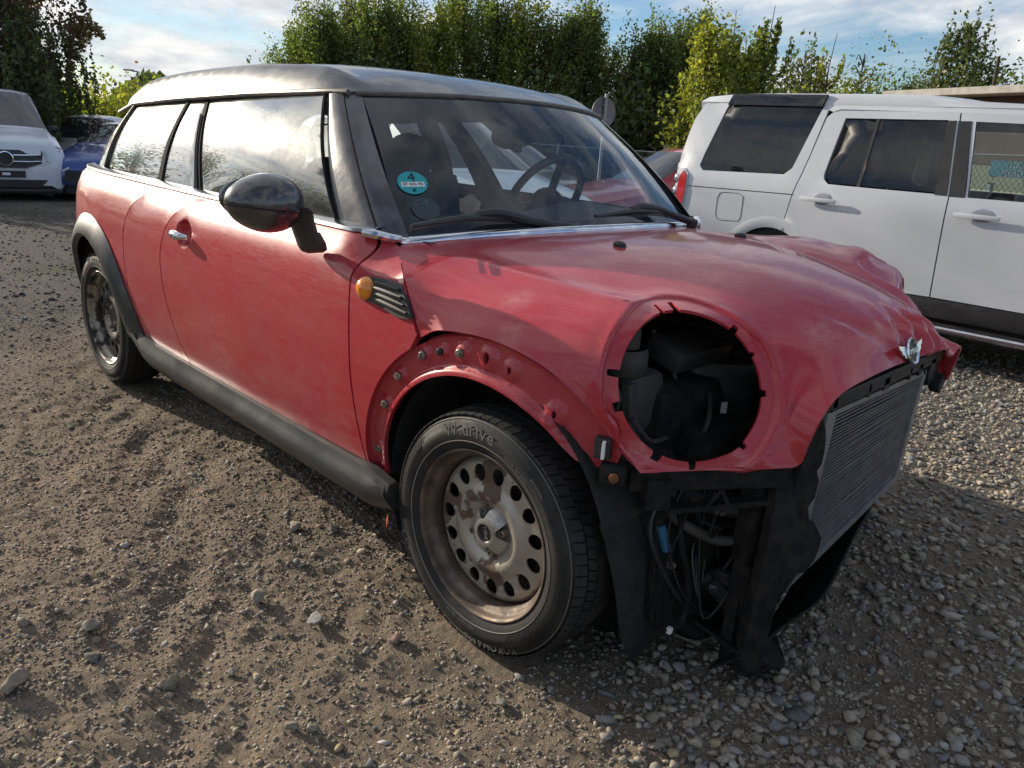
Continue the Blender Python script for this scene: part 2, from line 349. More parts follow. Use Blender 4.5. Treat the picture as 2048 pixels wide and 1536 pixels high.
def panel(name, outline, mapfn, m, parent=None, holes=(), th=0.006, h=0.05, inward=None, extra=(), smooth=True, rimm=None, hb=None, back=False, lines=()):
    """trimmed sheet: outline/holes in the 2-D domain, mapfn: (N,2)->(N,3). inward: 3-D vector or point the rim turns to"""
    outl = resample(outline, hb or h*0.7); loops = [outl]+[resample(x, hb or h*0.7) for x in holes]
    pts = []; edges = []
    for L in loops:
        b = len(pts); pts += [tuple(p) for p in L]; edges += [(b+i, b+(i+1) % len(L)) for i in range(len(L))]
    A = np.array(outl); mn, mx = A.min(0), A.max(0)
    gx = np.arange(mn[0]+h/2, mx[0], h); gy = np.arange(mn[1]+h/2, mx[1], h)
    G = np.array([(x+(0.5*h if j % 2 else 0), y) for j, y in enumerate(gy) for x in gx]) if len(gx) and len(gy) else np.zeros((0, 2))
    if len(extra): G = np.vstack([G, np.array(extra)]) if len(G) else np.array(extra)
    if len(G):
        ok = in_poly(G, outl)
        for x in loops[1:]: ok &= ~in_poly(G, x)
        G = G[ok]; B = np.array(pts)
        if len(G):
            D = np.array([np.min(np.hypot(B[:, 0]-g[0], B[:, 1]-g[1])) for g in G]); G = G[D > h*0.35]
        pts += [tuple(g) for g in G]
    for L in lines:          # feature lines the triangles must follow
        L = [tuple(p) for p in L]; ok = in_poly(L, outl); b = len(pts); pts += L
        for x in loops[1:]: ok &= ~in_poly(L, x)
        edges += [(b+i, b+i+1) for i in range(len(L)-1) if ok[i] and ok[i+1]]
    res = delaunay_2d_cdt([Vector(p) for p in pts], edges, [], 0, 1e-7)
    V2 = np.array([tuple(v) for v in res[0]]); F = [list(f) for f in res[2]]
    V2[:, 0] = np.clip(V2[:, 0], mn[0], mx[0]); V2[:, 1] = np.clip(V2[:, 1], mn[1], mx[1])
    cen = np.array([V2[f].mean(0) for f in F]); ok = in_poly(cen, outl)
    for x in loops[1:]: ok &= ~in_poly(cen, x)
    F = [f for f, k in zip(F, ok) if k]
    V = np.array(mapfn(V2))
    # vertex normals
    Fa = np.array(F); nn = np.zeros_like(V); fn = np.cross(V[Fa[:, 1]]-V[Fa[:, 0]], V[Fa[:, 2]]-V[Fa[:, 0]])
    for k in range(3): np.add.at(nn, Fa[:, k], fn)
    nn /= (np.linalg.norm(nn, axis=1, keepdims=True)+1e-12)
    cnt = {}
    for f in F:
        for a, b in ((f[0], f[1]), (f[1], f[2]), (f[2], f[0])): cnt[(a, b)] = 1
    bd = [(a, b) for (a, b) in cnt if (b, a) not in cnt]
    if inward is not None and th > 0:
        iw = np.array(inward, float); s_ = np.sign((nn*(iw)).sum(1).mean()) or 1
        off = nn*s_*th; Vl = [tuple(v) for v in V]; Fl = [tuple(f) for f in F]; nb = {}
        if s_ > 0: Fl = [tuple(f[::-1]) for f in Fl]
        base = len(Vl); ids = sorted({i for e in bd for i in e})
        for i in ids:
            nb[i] = len(Vl); Vl.append(tuple(V[i])); Vl.append(tuple(V[i]+off[i]))
        nrim = 0
        for a, b in bd:
            q = (nb[a], nb[b], nb[b]+1, nb[a]+1); Fl.append(q if s_ > 0 else q[::-1]); nrim += 1
        if back:
            bb = len(Vl); Vl += [tuple(V[i]+off[i]) for i in range(len(V))]; Fl += [tuple(bb+i for i in f[::-1]) for f in Fl[:len(F)]]
        o = mesh_obj(name, Vl, Fl, m, parent, smooth)
        o.data.set_sharp_from_angle(angle=math.radians(50))
    else:
        o = mesh_obj(name, V, F, m, parent, smooth)
    return o
def text_mesh(body, size, depth=0.001, spacing=1.0, res=3):
    c = bpy.data.curves.new('t', 'FONT'); c.body = body; c.size = size; c.extrude = depth; c.align_x = 'CENTER'; c.align_y = 'CENTER'
    c.resolution_u = res; c.space_character = spacing
    o = bpy.data.objects.new('t', c); COL.objects.link(o); bpy.context.view_layer.update()
    dg = bpy.context.evaluated_depsgraph_get(); me = bpy.data.meshes.new_from_object(o.evaluated_get(dg))
    V = [tuple(v.co) for v in me.vertices]; F = [tuple(p.vertices) for p in me.polygons]
    bpy.data.objects.remove(o); bpy.data.curves.remove(c); bpy.data.meshes.remove(me); return V, F
def place_text(name, body, size, origin, ex, ey, m, parent=None, depth=0.001, spacing=1.0):
    V, F = text_mesh(body, size, depth, spacing); ex = Vector(ex).normalized(); ey = Vector(ey).normalized(); ez = ex.cross(ey); o = Vector(origin)
    return mesh_obj(name, [o+ex*v[0]+ey*v[1]+ez*v[2] for v in V], F, m, parent)
def sstep(a, b, x):
    t = np.clip((np.asarray(x, float)-a)/(b-a), 0, 1); return t*t*(3-2*t)
# =================================================================== THE RED HATCHBACK ESTATE
mini = empty('damaged_red_car', (0, 0, 0), label='red estate car with black roof and no front bumper or headlights', cat='car')
FC = (0.0, 0.31); RC = (-2.547, 0.30)          # wheel arch centres in x, z
_zk = [0.18, 0.24, 0.30, 0.36, 0.45, 0.55, 0.65, 0.75, 0.83, 0.88, 0.915, 0.945, 0.97]
_yk = [0.765, 0.785, 0.803, 0.820, 0.836, 0.846, 0.850, 0.846, 0.836, 0.822, 0.803, 0.770, 0.735]
_zf = np.array([c[0] for c in crv(list(zip(_zk, _yk)), 8)]); _yf = np.array([c[1] for c in crv(list(zip(_zk, _yk)), 8)])
_xk = [-3.20, -3.15, -3.05, -2.95, -2.8, -2.6, -2.4, -2.0, -1.2, -0.5, -0.25, 0.0, 0.12, 0.22, 0.30, 0.38, 0.46]
_dk = [-0.30, -0.20, -0.125, -0.080, -0.040, -0.016, -0.006, 0.0, 0.0, -0.006, -0.012, -0.022, -0.034, -0.05, -0.07, -0.10, -0.15]
def bodyw(x, z):
    return np.interp(z, _zf, _yf) + np.interp(x, _xk, _dk) - 0.095*sstep(0.835, 0.93, z)*sstep(-0.575, -0.44, x)
def side(sgn, out=0.0):
    def f(P):
        x, z = P[:, 0], P[:, 1]
        return np.stack([x, sgn*(bodyw(x, z)+out), z], 1)
    return f
def arc2(c, r, a0, a1, n=40, rz=None):
    return [(c[0]+r*math.cos(t), c[1]+(rz or r)*math.sin(t)) for t in np.linspace(math.radians(a0), math.radians(a1), n)]
door_rear = crv([(-1.440, 0.938), (-1.56, 0.905), (-1.655, 0.846), (-1.703, 0.78), (-1.727, 0.693), (-1.705, 0.549), (-1.655, 0.42), (-1.60, 0.322)], 5)
door_front = crv([(-0.515, 0.938), (-0.496, 0.90), (-0.503, 0.84), (-0.490, 0.70), (-0.482, 0.55), (-0.455, 0.335)], 5)
club_rear = crv([(-1.830, 0.938), (-1.93, 0.912), (-2.025, 0.86), (-2.085, 0.79), (-2.103, 0.715), (-2.105, 0.60), (-2.098, 0.52)], 5)
G_ = 0.0035     # half a shut gap
def shift(L, dx): return [(x+dx, z) for x, z in L]
for sgn in (-1, 1):
    iv = (0, -sgn, 0)
    # door with a handle cup pressed into it
    hc = (-1.524, 0.811)
    def doormap(P, sgn=sgn):
        x, z = P[:, 0], P[:, 1]
        q = ((x-hc[0])/0.062)**2+((z-hc[1]-0.004)/0.050)**2
        return np.stack([x, sgn*(bodyw(x, z)-0.030*(1-sstep(0.45, 1.0, q))), z], 1)
    outl = shift(door_front, -G_)+shift(door_rear, G_)[::-1]
    ex = [(hc[0]+r*math.cos(a)*0.07, hc[1]+r*math.sin(a)*0.055) for r in (0.3, 0.6, 0.75, 0.85, 0.95, 1.05, 1.2) for a in np.linspace(0, 2*PI, 24)[:-1]]
    door = panel('door', outl, doormap, 'red_paint', mini, h=0.045, inward=iv, extra=ex, th=0.02)
    # club door between the shut lines
    rq = arc2(RC, 0.462, 30, 5, 14); rq = [p for p in rq if p[1] > 0.335]
    outl = shift(door_rear, -G_)+[(-1.70, 0.322), (-2.06, 0.335)]+rq[::-1]+[(-2.10, 0.53)]+shift(club_rear, G_)[::-1]
    panel('rear_door', outl, side(sgn), 'red_paint', mini, h=0.05, inward=iv, th=0.02)
    # rear quarter
    outl = shift(club_rear, -G_)+arc2(RC, 0.462, 30, 172, 40)+[(-3.02, 0.34), (-3.185, 0.34), (-3.195, 0.6), (-3.185, 0.8), (-3.10, 0.92), (-2.95, 0.938)]
    panel('rear_quarter', outl, side(sgn), 'red_paint', mini, h=0.05, inward=iv, th=0.02)
    # front scuttle / fender behind the wheel
    gx = crv([(-0.472, 0.922), (-0.42, 0.903), (-0.375, 0.884), (-0.33, 0.868), (-0.291, 0.850), (-0.260, 0.820), (-0.236, 0.782), (-0.212, 0.748)], 4)
    outl = shift(door_front, G_)+[(-0.444, 0.325)]+arc2((0.0, 0.33), 0.447, 178, 122, 26)+shift(gx, -0.004)[::-1]
    panel('front_fender', outl, side(sgn), 'red_paint', mini, h=0.04, inward=iv, th=0.02)
    # tyre arch flange left bare by the missing trim: recessed red steel with bosses
    def flmap(P, sgn=sgn):
        x, z = P[:, 0], P[:, 1]; r = np.hypot(x, z-0.33)
        y = bodyw(x, z)-0.012-0.012*sstep(0.455, 0.44, r)
        y = y-0.012*sstep(0.05, 0.30, x)
        y = y+0.014*sstep(0.384, 0.368, np.hypot(x+.02, z-.325))
        for bx, bz, br in BOSS: y = y+0.009*(1-sstep(br*0.7, br*1.25, np.hypot(x-bx, z-bz)))
        return np.stack([x, sgn*y, z], 1)
    BOSS = [(-0.405, 0.345, 0.014), (-0.40, 0.40, 0.013), (-0.352, 0.535, 0.018), (-0.293, 0.625, 0.020), (-0.205, 0.700, 0.022), (-0.145, 0.722, 0.016), (-0.078, 0.734, 0.023), (0.002, 0.740, 0.027), (0.070, 0.728, 0.022), (0.190, 0.660, 0.026)]
    outer = arc2((0.0, 0.33), 0.449, 182, 66, 46)
    inner = arc2((-0.02, 0.325), 0.360, 181, 50, 50)
    outl = outer+[(0.235, 0.742), (0.29, 0.705), (0.325, 0.665), (0.335, 0.61), (0.325, 0.575), (0.285, 0.566), (0.25, 0.575)]+inner[::-1]
    hl = []
    for bx, bz, br in ((-0.400, 0.40, .007), (-0.405, 0.345, .006), (0.002, 0.740, 0.011), (0.070, 0.728, 0.007), (0.190, 0.660, 0.007), (0.300, 0.600, 0.009)):
        hl.append([(bx+br*math.cos(a)*(0.8), bz+br*1.3*math.sin(a)) for a in np.linspace(0, 2*PI, 11)[:-1]])
    ex = [(bx+br*k*math.cos(a), bz+br*k*math.sin(a)) for bx, bz, br in BOSS for k in (0.75, 1.0, 1.25, 1.5) for a in np.linspace(0, 2*PI, 13)[:-1]]
    for r__ in (.365, .369, .374, .379, .385, .391): ex += arc2((-.02, 0.325), r__, 180, 52, 90)
    ex += arc2((0.0, 0.33), 0.439, 180, 66, 50)
    fl = panel('arch_flange', outl, flmap, 'red_paint', mini, holes=hl, h=0.022, inward=iv, th=0.012, extra=ex, hb=0.012)
    b = MB()
    for bx, bz in ((-0.412, 0.385), (-0.352, 0.535), (-0.293, 0.625), (-0.205, 0.700), (-0.145, 0.722), (-0.078, 0.734)):
        y = float(flmap(np.array([[bx, bz]]))[0, 1]); k = 0.8 if bx == -0.145 else 1.0
        bb = MB(); bb.lathe([(0, 0.010), (0.008*k, 0.010), (0.011*k, 0.007), (0.0115*k, 0.001), (0.009*k, -0.004)], (bx, y, bz), (0.15, sgn, 0), 12)
        bb.box((bx, y+sgn*0.010, bz), (0.014*k, 0.006, 0.004), Matrix.Rotation(random.uniform(-1, 1), 3, 'Y'))
        bb.build('trim_clip', 'bolt_metal' if k == 1 else 'car_black', fl, True)
    # black rear arch trim, domed
    def trimmap(P, sgn=sgn):
        a, s = P[:, 0], P[:, 1]                       # angle, 0 outer .. 1 inner
        flare = np.interp(a, [0, 0.5, 1.2, 2.2, 3.1], [0.05, 0.0, 0.0, 0.0, 0.0])
        r = 0.470-0.100*s+flare*(1-s); x = RC[0]+r*np.cos(a)*1.0; z = RC[1]+r*np.sin(a)
        y = bodyw(x, z)+0.004+0.030*np.sin(np.clip(s*1.15, 0, 1)*PI*0.5)-0.02*sstep(0.85, 1.0, s)
        return np.stack([x, sgn*y, z], 1)
    panel('arch_trim', [(0.02, 0), (3.16, 0), (3.16, 1), (0.02, 1)], trimmap, 'trim_plastic', mini, h=0.09, inward=iv, th=0.03)
    # sill trim: lofted section along the car
    xs = crv([(-2.14,), (-2.10,), (-2.0,), (-1.6,), (-1.1,), (-0.7,), (-0.45,), (-0.36,), (-0.318,)], 3); V = []; n_s = 0
    for (x,) in xs:
        up = np.interp(x, [-2.15, -2.05, -1.9, -0.5, -0.4, -0.318], [0.352, 0.348, 0.330, 0.332, 0.338, 0.325]); lo = np.interp(x, [-2.15, -2.0, -1.9, -0.42, -0.318], [0.27, 0.205, 0.200, 0.205, 0.235])
        prof = [(0.803, up), (0.826, up-0.004), (0.834, up-0.03), (0.842, lo+0.085), (0.846, lo+0.062), (0.838, lo+0.045), (0.815, lo+0.012), (0.78, lo), (0.70, lo+0.01)]
        taper = np.interp(x, [-2.15, -2.0, -0.5, -0.318], [-0.004, 0, 0, 0.004])
        n_s = len(prof)
        V += [(x, sgn*(y+taper), z) for y, z in prof]
    F = [(i*n_s+k, i*n_s+k+1, (i+1)*n_s+k+1, (i+1)*n_s+k) for i in range(len(xs)-1) for k in range(n_s-1)]
    F += [tuple(range(n_s)), tuple((len(xs)-1)*n_s+k for k in range(n_s))]
    mesh_obj('sill_trim', V, F, 'trim_plastic', mini, True, angle=40)
    # belt moulding
    b = MB(); pts = [(x, sgn*(float(bodyw(x, 0.945))-0.002+0.004), 0.946+np.interp(x, [-2.9, -2.0, -0.55], [0.0, 0.0, -0.002])) for x in np.linspace(-2.93, -0.525, 40)]
    for i, off in enumerate((0,)):
        V = []; F = []
        for p in pts:
            for dy, dz in ((0.006, -0.010), (0.010, -0.002), (0.006, 0.007), (-0.008, 0.013), (-0.03, 0.014)): V.append((p[0], p[1]+sgn*dy, p[2]+dz))
        for k in range(len(pts)-1):
            for j in range(4): F.append((k*5+j, k*5+j+1, (k+1)*5+j+1, (k+1)*5+j))
        b.add(V, F)
    b.build('belt_moulding', 'chrome_trim', mini, True, angle=30)
    # door handle
    yb = float(bodyw(hc[0], hc[1])); h_ = MB()
    pts = [(hc[0]+d*0.098, sgn*(yb+0.030-0.022*abs(d*2)**3), hc[1]-0.002*d) for d in np.linspace(-0.5, 0.5, 13)]
    h_.tube(pts, [0.006, 0.009, 0.0125, 0.0145, 0.015, 0.0155, 0.0155, 0.0155, 0.015, 0.0145, 0.0125, 0.009, 0.006], 12)
    h_.build('handle', 'chrome', door, True)
    # side indicator and gill trim
    y0 = float(bodyw(-0.33, 0.80)); gl_ = MB()
    lo_ = [(-.466, .812), (-.460, .836), (-.442, .849), (-.395, .853), (-.334, .854), (-.298, .851), (-.270, .829), (-.251, .805), (-.238, .783), (-.286, .777), (-.337, .785), (-.390, .792), (-.438, .791), (-.458, .798)]
    gp = panel('gill_trim', crv(lo_, 3, True), side(sgn, 0.006), 'black_plastic', mini, h=0.02, inward=iv, th=0.012, hb=0.008)
    for k in range(4):
        t = 0.06+k*0.27; a = np.array((-0.394+.004*k, 0.846-0.047*t)); c = np.array((-0.296+0.052*t, 0.845-0.060*t))
        L = [a+(c-a)*q for q in np.linspace(0, 1, 8)]
        bb = MB(); bb.tube([(p[0], sgn*(float(bodyw(p[0], p[1]))+0.010), p[1]) for p in L], [0.003, 0.0055, 0.0062, 0.0062, 0.0055, 0.004], 6); bb.build('gill_rib', 'black_plastic', gp, True)
    lc = (-0.428, 0.820); yl = float(bodyw(*lc)); bb = MB()
    bb.lathe([(0.0, 0.026), (0.010, 0.025), (0.020, 0.021), (0.028, 0.013), (0.0305, 0.004), (0.031, 0.0)], (lc[0], sgn*yl, lc[1]), (0, sgn, 0.05), 28)
    bb.build('side_indicator', 'amber', mini, True)
# ---- bonnet: one smooth net of section points, right half, mirrored, then bent as the crash left it
HN = np.array([
 [(-.330,0,.952),(-.338,-.17,.951),(-.362,-.34,.946),(-.400,-.49,.938),(-.440,-.61,.927),(-.462,-.702,.918),(-.370,-.765,.883),(-.286,-.812,.847),(-.206,-.830,.744)],
 [(-.170,0,.963),(-.170,-.17,.961),(-.180,-.34,.952),(-.190,-.48,.936),(-.205,-.60,.912),(-.205,-.69,.888),(-.205,-.755,.855),(-.185,-.800,.815),(-.140,-.824,.775)],
 [(.020,0,.963),(.020,-.17,.960),(.015,-.33,.946),(.005,-.47,.925),(-.010,-.60,.905),(-.005,-.69,.878),(.000,-.752,.845),(.010,-.788,.815),(.010,-.808,.785)],
 [(.180,0,.950),(.180,-.16,.946),(.170,-.31,.931),(.155,-.45,.910),(.130,-.585,.896),(.130,-.68,.872),(.135,-.737,.838),(.145,-.772,.800),(.155,-.792,.760)],
 [(.320,0,.925),(.315,-.15,.921),(.302,-.29,.906),(.280,-.43,.892),(.240,-.565,.890),(.235,-.660,.872),(.243,-.718,.832),(.258,-.752,.780),(.262,-.768,.700)],
 [(.440,0,.892),(.435,-.14,.888),(.418,-.27,.876),(.390,-.400,.866),(.352,-.525,.868),(.322,-.635,.852),(.308,-.705,.800),(.304,-.738,.725),(.298,-.748,.655)],
 [(.525,0,.853),(.520,-.13,.850),(.503,-.25,.842),(.472,-.365,.830),(.432,-.465,.812),(.418,-.560,.770),(.400,-.640,.720),(.368,-.700,.668),(.326,-.736,.628)],
 [(.572,0,.812),(.568,-.12,.811),(.557,-.235,.805),(.536,-.345,.788),(.518,-.405,.752),(.515,-.458,.700),(.505,-.510,.655),(.470,-.592,.630),(.354,-.724,.602)],
 [(.600,0,.762),(.600,-.11,.762),(.600,-.23,.757),(.600,-.355,.745),(.599,-.432,.706),(.590,-.452,.645),(.580,-.447,.602),(.548,-.502,.594),(.376,-.716,.578)]])
# all 17 columns, left half mirrored
HF = np.concatenate([HN[:, :0:-1]*np.array([1, -1, 1]), HN], 1)          # columns -8..8, v=-8 is the far side
def _cr(p0, p1, p2, p3, t):
    return 0.5*((2*p1)+(p2-p0)*t+(2*p0-5*p1+4*p2-p3)*t**2+(p3*1.0-p0+3*p1-3*p2)*t**3)
HG = np.concatenate([2*HF[:1]-HF[1:2], HF, 2*HF[-1:]-HF[-2:-1]], 0); HG = np.concatenate([2*HG[:, :1]-HG[:, 1:2], HG, 2*HG[:, -1:]-HG[:, -2:-1]], 1)
def hood_raw(P):
    u = np.clip(P[:, 0], 0, 8-1e-9); v = np.clip(P[:, 1]+8, 0, 16-1e-9)
    iu = u.astype(int); iv_ = v.astype(int); tu = (u-iu)[:, None]; tv = (v-iv_)[:, None]; rows = []
    for a in range(4): rows.append(_cr(*[HG[iu+a, iv_+b_] for b_ in range(4)], tv))
    return _cr(*rows, tu)
def hood_normal(P):
    e = 1e-3; a = hood_raw(P+[e, 0])-hood_raw(P-[e, 0]); b_ = hood_raw(P+[0, e])-hood_raw(P-[0, e]); n = np.cross(a, b_)
    n /= np.linalg.norm(n, axis=1, keepdims=True)+1e-12; return n*np.sign(n[:, 2:3]+1e-9*1)*1.0
HLC = np.array((.392, -.592, .748)); HLN = np.array((.80, -.52, .27)); HLN = HLN/np.linalg.norm(HLN)
HLE1 = np.array((.22, .29, -.13)); HLE1 = HLE1-HLN*HLE1.dot(HLN); HLE1 /= np.linalg.norm(HLE1)
HLE2 = np.cross(HLN, HLE1); HLE2 *= np.sign(HLE2[2]); HA, HB = .158, .158
def hl_uv(P3, sgn=-1):
    """(u, v) where the lamp axis through P3 meets the bonnet"""
    P3 = np.atleast_2d(P3); U, V_ = np.meshgrid(np.linspace(3.3, 8, 60), np.linspace(2.5, 8, 70), indexing='ij'); S = np.stack([U.ravel(), V_.ravel()], 1)
    X = hood_raw(S); X2 = np.stack([(X-HLC)@HLE1, (X-HLC)@HLE2], 1); out = []
    for p in P3:
        q = np.array([(p-HLC)@HLE1, (p-HLC)@HLE2]); k = np.argmin(((X2-q)**2).sum(1)); s = S[k].copy()
        for _ in range(8):
            f = lambda s_: np.array([(hood_raw(s_[None])[0]-HLC)@HLE1, (hood_raw(s_[None])[0]-HLC)@HLE2])
            r = f(s)-q; J = np.stack([(f(s+[1e-3, 0])-f(s))/1e-3, (f(s+[0, 1e-3])-f(s))/1e-3], 1)
            try: d = np.linalg.solve(J, r)
            except Exception: break
            s = np.clip(s-np.clip(d, -.3, .3), [3, 2], [8, 8])
        out.append(s)
    return np.array(out)
NOTCH = [(14, .07, .035), (44, .05, .03), (66, .10, .045), (112, .12, .05), (126, .11, .03), (192, .15, .045), (216, .10, .065), (262, .10, .06), (289, .10, .045), (330, .07, .04)]
def hl_loop(k=1.0, notches=True):
    L = []
    for a in np.linspace(0, 2*PI, 361)[:-1]:
        r = 1.0
        if notches:
            for d, dep, w in NOTCH:
                if abs((math.degrees(a)-d+180) % 360-180) < math.degrees(w)*1.0: r = 1+dep
        L.append(HLC+HLE1*math.cos(a)*HA*k*r+HLE2*math.sin(a)*HB*k*r)
    return np.array(L)
hole = hl_uv(hl_loop()); hole_f = hole*[1, -1]
def hood_map(P):
    X = hood_raw(P); N_ = hood_normal(P)
    v = P[:, 1]; Xm = X.copy(); Xm[:, 1] = -np.abs(Xm[:, 1])
    # pressed ring seat round each lamp opening
    q = Xm-HLC; rho = np.hypot((q@HLE1)/HA, (q@HLE2)/HB); front = (Xm[:, 0] > .1)*1.0
    nl = np.where(v[:, None] > 0, HLN, HLN*[1, -1, 1])
    X = X-nl*(0.010*(1-sstep(1.17, 1.225, rho))*front)[:, None]+nl*(0.004*np.exp(-((rho-1.26)/.035)**2)*front)[:, None]
    # far wing thrown up, a valley along the fold
    y = X[:, 1]; x = X[:, 0]
    lift = 0.046*sstep(0.38, 0.62, y)*sstep(-0.35, 0.02, x)*(1-0.85*sstep(0.16, 0.46, x)); valley = -0.022*np.exp(-((y-0.37+0.12*(x-.2))/0.05)**2)*sstep(-0.1, 0.2, x)
    X[:, 2] += lift+valley
    X[:, 0] -= 0.012*sstep(0.4, 0.62, y)*sstep(0.3, 0.6, x)
    fr = sstep(0.32, 0.50, y)*sstep(0.40, 0.58, x); X[:, 2] += 0.045*fr; X[:, 1] -= 0.055*fr
    # pressed crease along the wing shoulder
    cr = np.exp(-((np.abs(v)-4.35)/.26)**2)*sstep(.2, 1.0, P[:, 0])*(1-sstep(3.4, 4.4, P[:, 0])); X += N_*(0.006*cr)[:, None]
    X -= N_*(0.004*np.exp(-((np.abs(v)-3.75)/.35)**2)*sstep(.2, 1.0, P[:, 0])*(1-sstep(3.4, 4.4, P[:, 0])))[:, None]
    # waves and tears near the nose badge
    k1 = np.exp(-(((y-.13)/.13)**2+((x-.585)/.07)**2)); X += N_*(k1*(0.016*np.abs(np.sin(y*40+x*22))+0.008*np.sin(y*83+1+x*50)+0.004*np.sin(y*170-x*60)))[:, None]
    k2 = np.exp(-(((y+.14-0.9*(x-.52))/.022)**2+((x-.53)/.06)**2)); X -= N_*(0.010*k2)[:, None]
    k3 = np.exp(-(((y+.36)/.12)**2+((x-.46)/.09)**2)); X -= N_*(0.003*k3)[:, None]
    k4 = np.exp(-(((y-.62)/.1)**2+((x-.35)/.2)**2)); X += N_*(k4*0.007*np.sin(x*45+y*20))[:, None]
    pass
    return X
g = 0.0
edge_r = [(0, v) for v in np.linspace(-8, 8, 70)]+[(u, 8) for u in np.linspace(0, 8, 50)[1:]]+[(8, v) for v in np.linspace(8, -8, 90)[1:]]+[(u, -8) for u in np.linspace(8, 0, 50)[1:-1]]
rl = []
for k in (1.12, 1.155, 1.175, 1.195, 1.215, 1.24, 1.28):
    L = hl_uv(hl_loop(k, False)[::4]); L = np.vstack([L, L[:1]]); cur = []
    for p in L:
        if p[0] < 7.9 and p[1] < 7.9: cur.append(tuple(p))
        else:
            if len(cur) > 1: rl.append(cur)
            cur = []
    if len(cur) > 1: rl.append(cur)
rl += [[(a, -b_) for a, b_ in L] for L in rl]
ring = [(a, b_) for a in np.arange(6.2, 8, .07) for b_ in np.arange(-3.2, 0.6, .07)]
bonnet = panel('bonnet', edge_r, hood_map, 'red_paint', mini, holes=[[tuple(p) for p in hole], [tuple(p) for p in hl_uv(hl_loop(0.72, False))*[1, -1]]], h=0.17, th=0.007, inward=(0, 0, -1), extra=ring, hb=0.12, back=True, lines=rl)
# inner skin under the grille edge
def gr(P):
    X = hood_map(np.stack([np.full(len(P), 8.0), P[:, 0]], 1)); s = P[:, 1][:, None]
    return X+s*np.array([-0.055, 0, 0.012])+s*np.array([0, 0, -0.02])*np.sin(P[:, :1]*9)*0.2
panel('bonnet_flange', [(-5.7, 0.02), (5.7, 0.02), (5.7, 1), (-5.7, 1)], gr, 'red_paint', mini, h=0.25, th=0.0)
# badge
Bp = hood_map(np.array([[7.62, 0.0]]))[0]; Bn = Vector(hood_normal(np.array([[7.62, 0.0]]))[0]); Bn = Bn if Bn.x > 0 else -Bn; Bn = (Bn+Vector((.25, 0, 0))).normalized()
By = Vector((0, 1, 0)); Bz = Bn.cross(By).normalized(); Bz = Bz if Bz.z > 0 else -Bz; Bo = Vector(Bp)+Bn*0.006
badge = MB()
for s_ in (-1, 1):
    outlw = [(0.018, 0.012), (0.072, 0.021), (0.066, 0.010), (0.060, 0.009), (0.055, -0.002), (0.048, -0.003), (0.042, -0.012), (0.018, -0.016)]
    V = [Bo+By*(s_*a)+Bz*b_+Bn*h_ for h_ in (0.0, 0.006) for a, b_ in outlw]; n = len(outlw)
    badge.add(V, [tuple(range(n, 2*n)), tuple(range(n))[::-1]]+[(i, (i+1) % n, n+(i+1) % n, n+i) for i in range(n)])
badge.lathe([(0.024, 0.0), (0.031, 0.004), (0.033, 0.008), (0.030, 0.0115), (0.026, 0.010), (0.0245, 0.006)], Bo, Bn, 32)
bad = badge.build('badge', 'chrome', mini, True); b = MB(); b.disc(Bo+Bn*0.007, Bn, 0.025, 28); b.build('badge_disc', 'car_black', bad)
place_text('badge_lettering', 'MINI', 0.019, Bo+Bn*0.009, By, Bz, 'chrome', bad, 0.0012)
# cowl chrome strip round the foot of the windscreen
def cowl(y): # line of the rear bonnet edge
    y = abs(y); return Vector((np.interp(y, [0, .17, .34, .49, .61, .69, .73], [-.345, -.353, -.377, -.415, -.455, -.480, -.55]), 0, np.interp(y, [0, .17, .34, .49, .61, .69, .73], [.957, .956, .951, .943, .932, .926, .938])))
pts = []
for y in np.linspace(-0.735, 0.735, 61): c = cowl(y); pts.append((c.x, y, c.z))
V = []; F = []
for p in pts:
    for dx, dz in ((0.014, -0.006), (0.012, 0.004), (0.002, 0.009), (-0.012, 0.010), (-0.02, 0.004)): V.append((p[0]+dx, p[1], p[2]+dz))
for k in range(len(pts)-1):
    for j in range(4): F.append((k*5+j, k*5+j+1, (k+1)*5+j+1, (k+1)*5+j))
mesh_obj('cowl_strip', V, F, 'chrome', mini, True)
for sgn in (-1, 1):
    P_ = [(-0.535, sgn*0.772, 0.944), (-0.51, sgn*0.752, 0.941), (-0.485, sgn*0.722, 0.934), (-0.472, sgn*0.695, 0.930)]
    b = MB(); b.tube(P_, [0.011, 0.013, 0.012, 0.011], 8, smooth_n=4); b.build('scuttle_strip', 'chrome', mini, True)
# washer nozzles
for x, y in ((-.06, -.30), (-.06, .30)):
    z = 0.951; b = MB(); b.ball((x, y, z+.006), (.020, .012, .010), 12, 8); b.box((x+.004, y, z), (.03, .022, .008), bev=.003); b.build('washer_nozzle', 'car_black', mini, True)

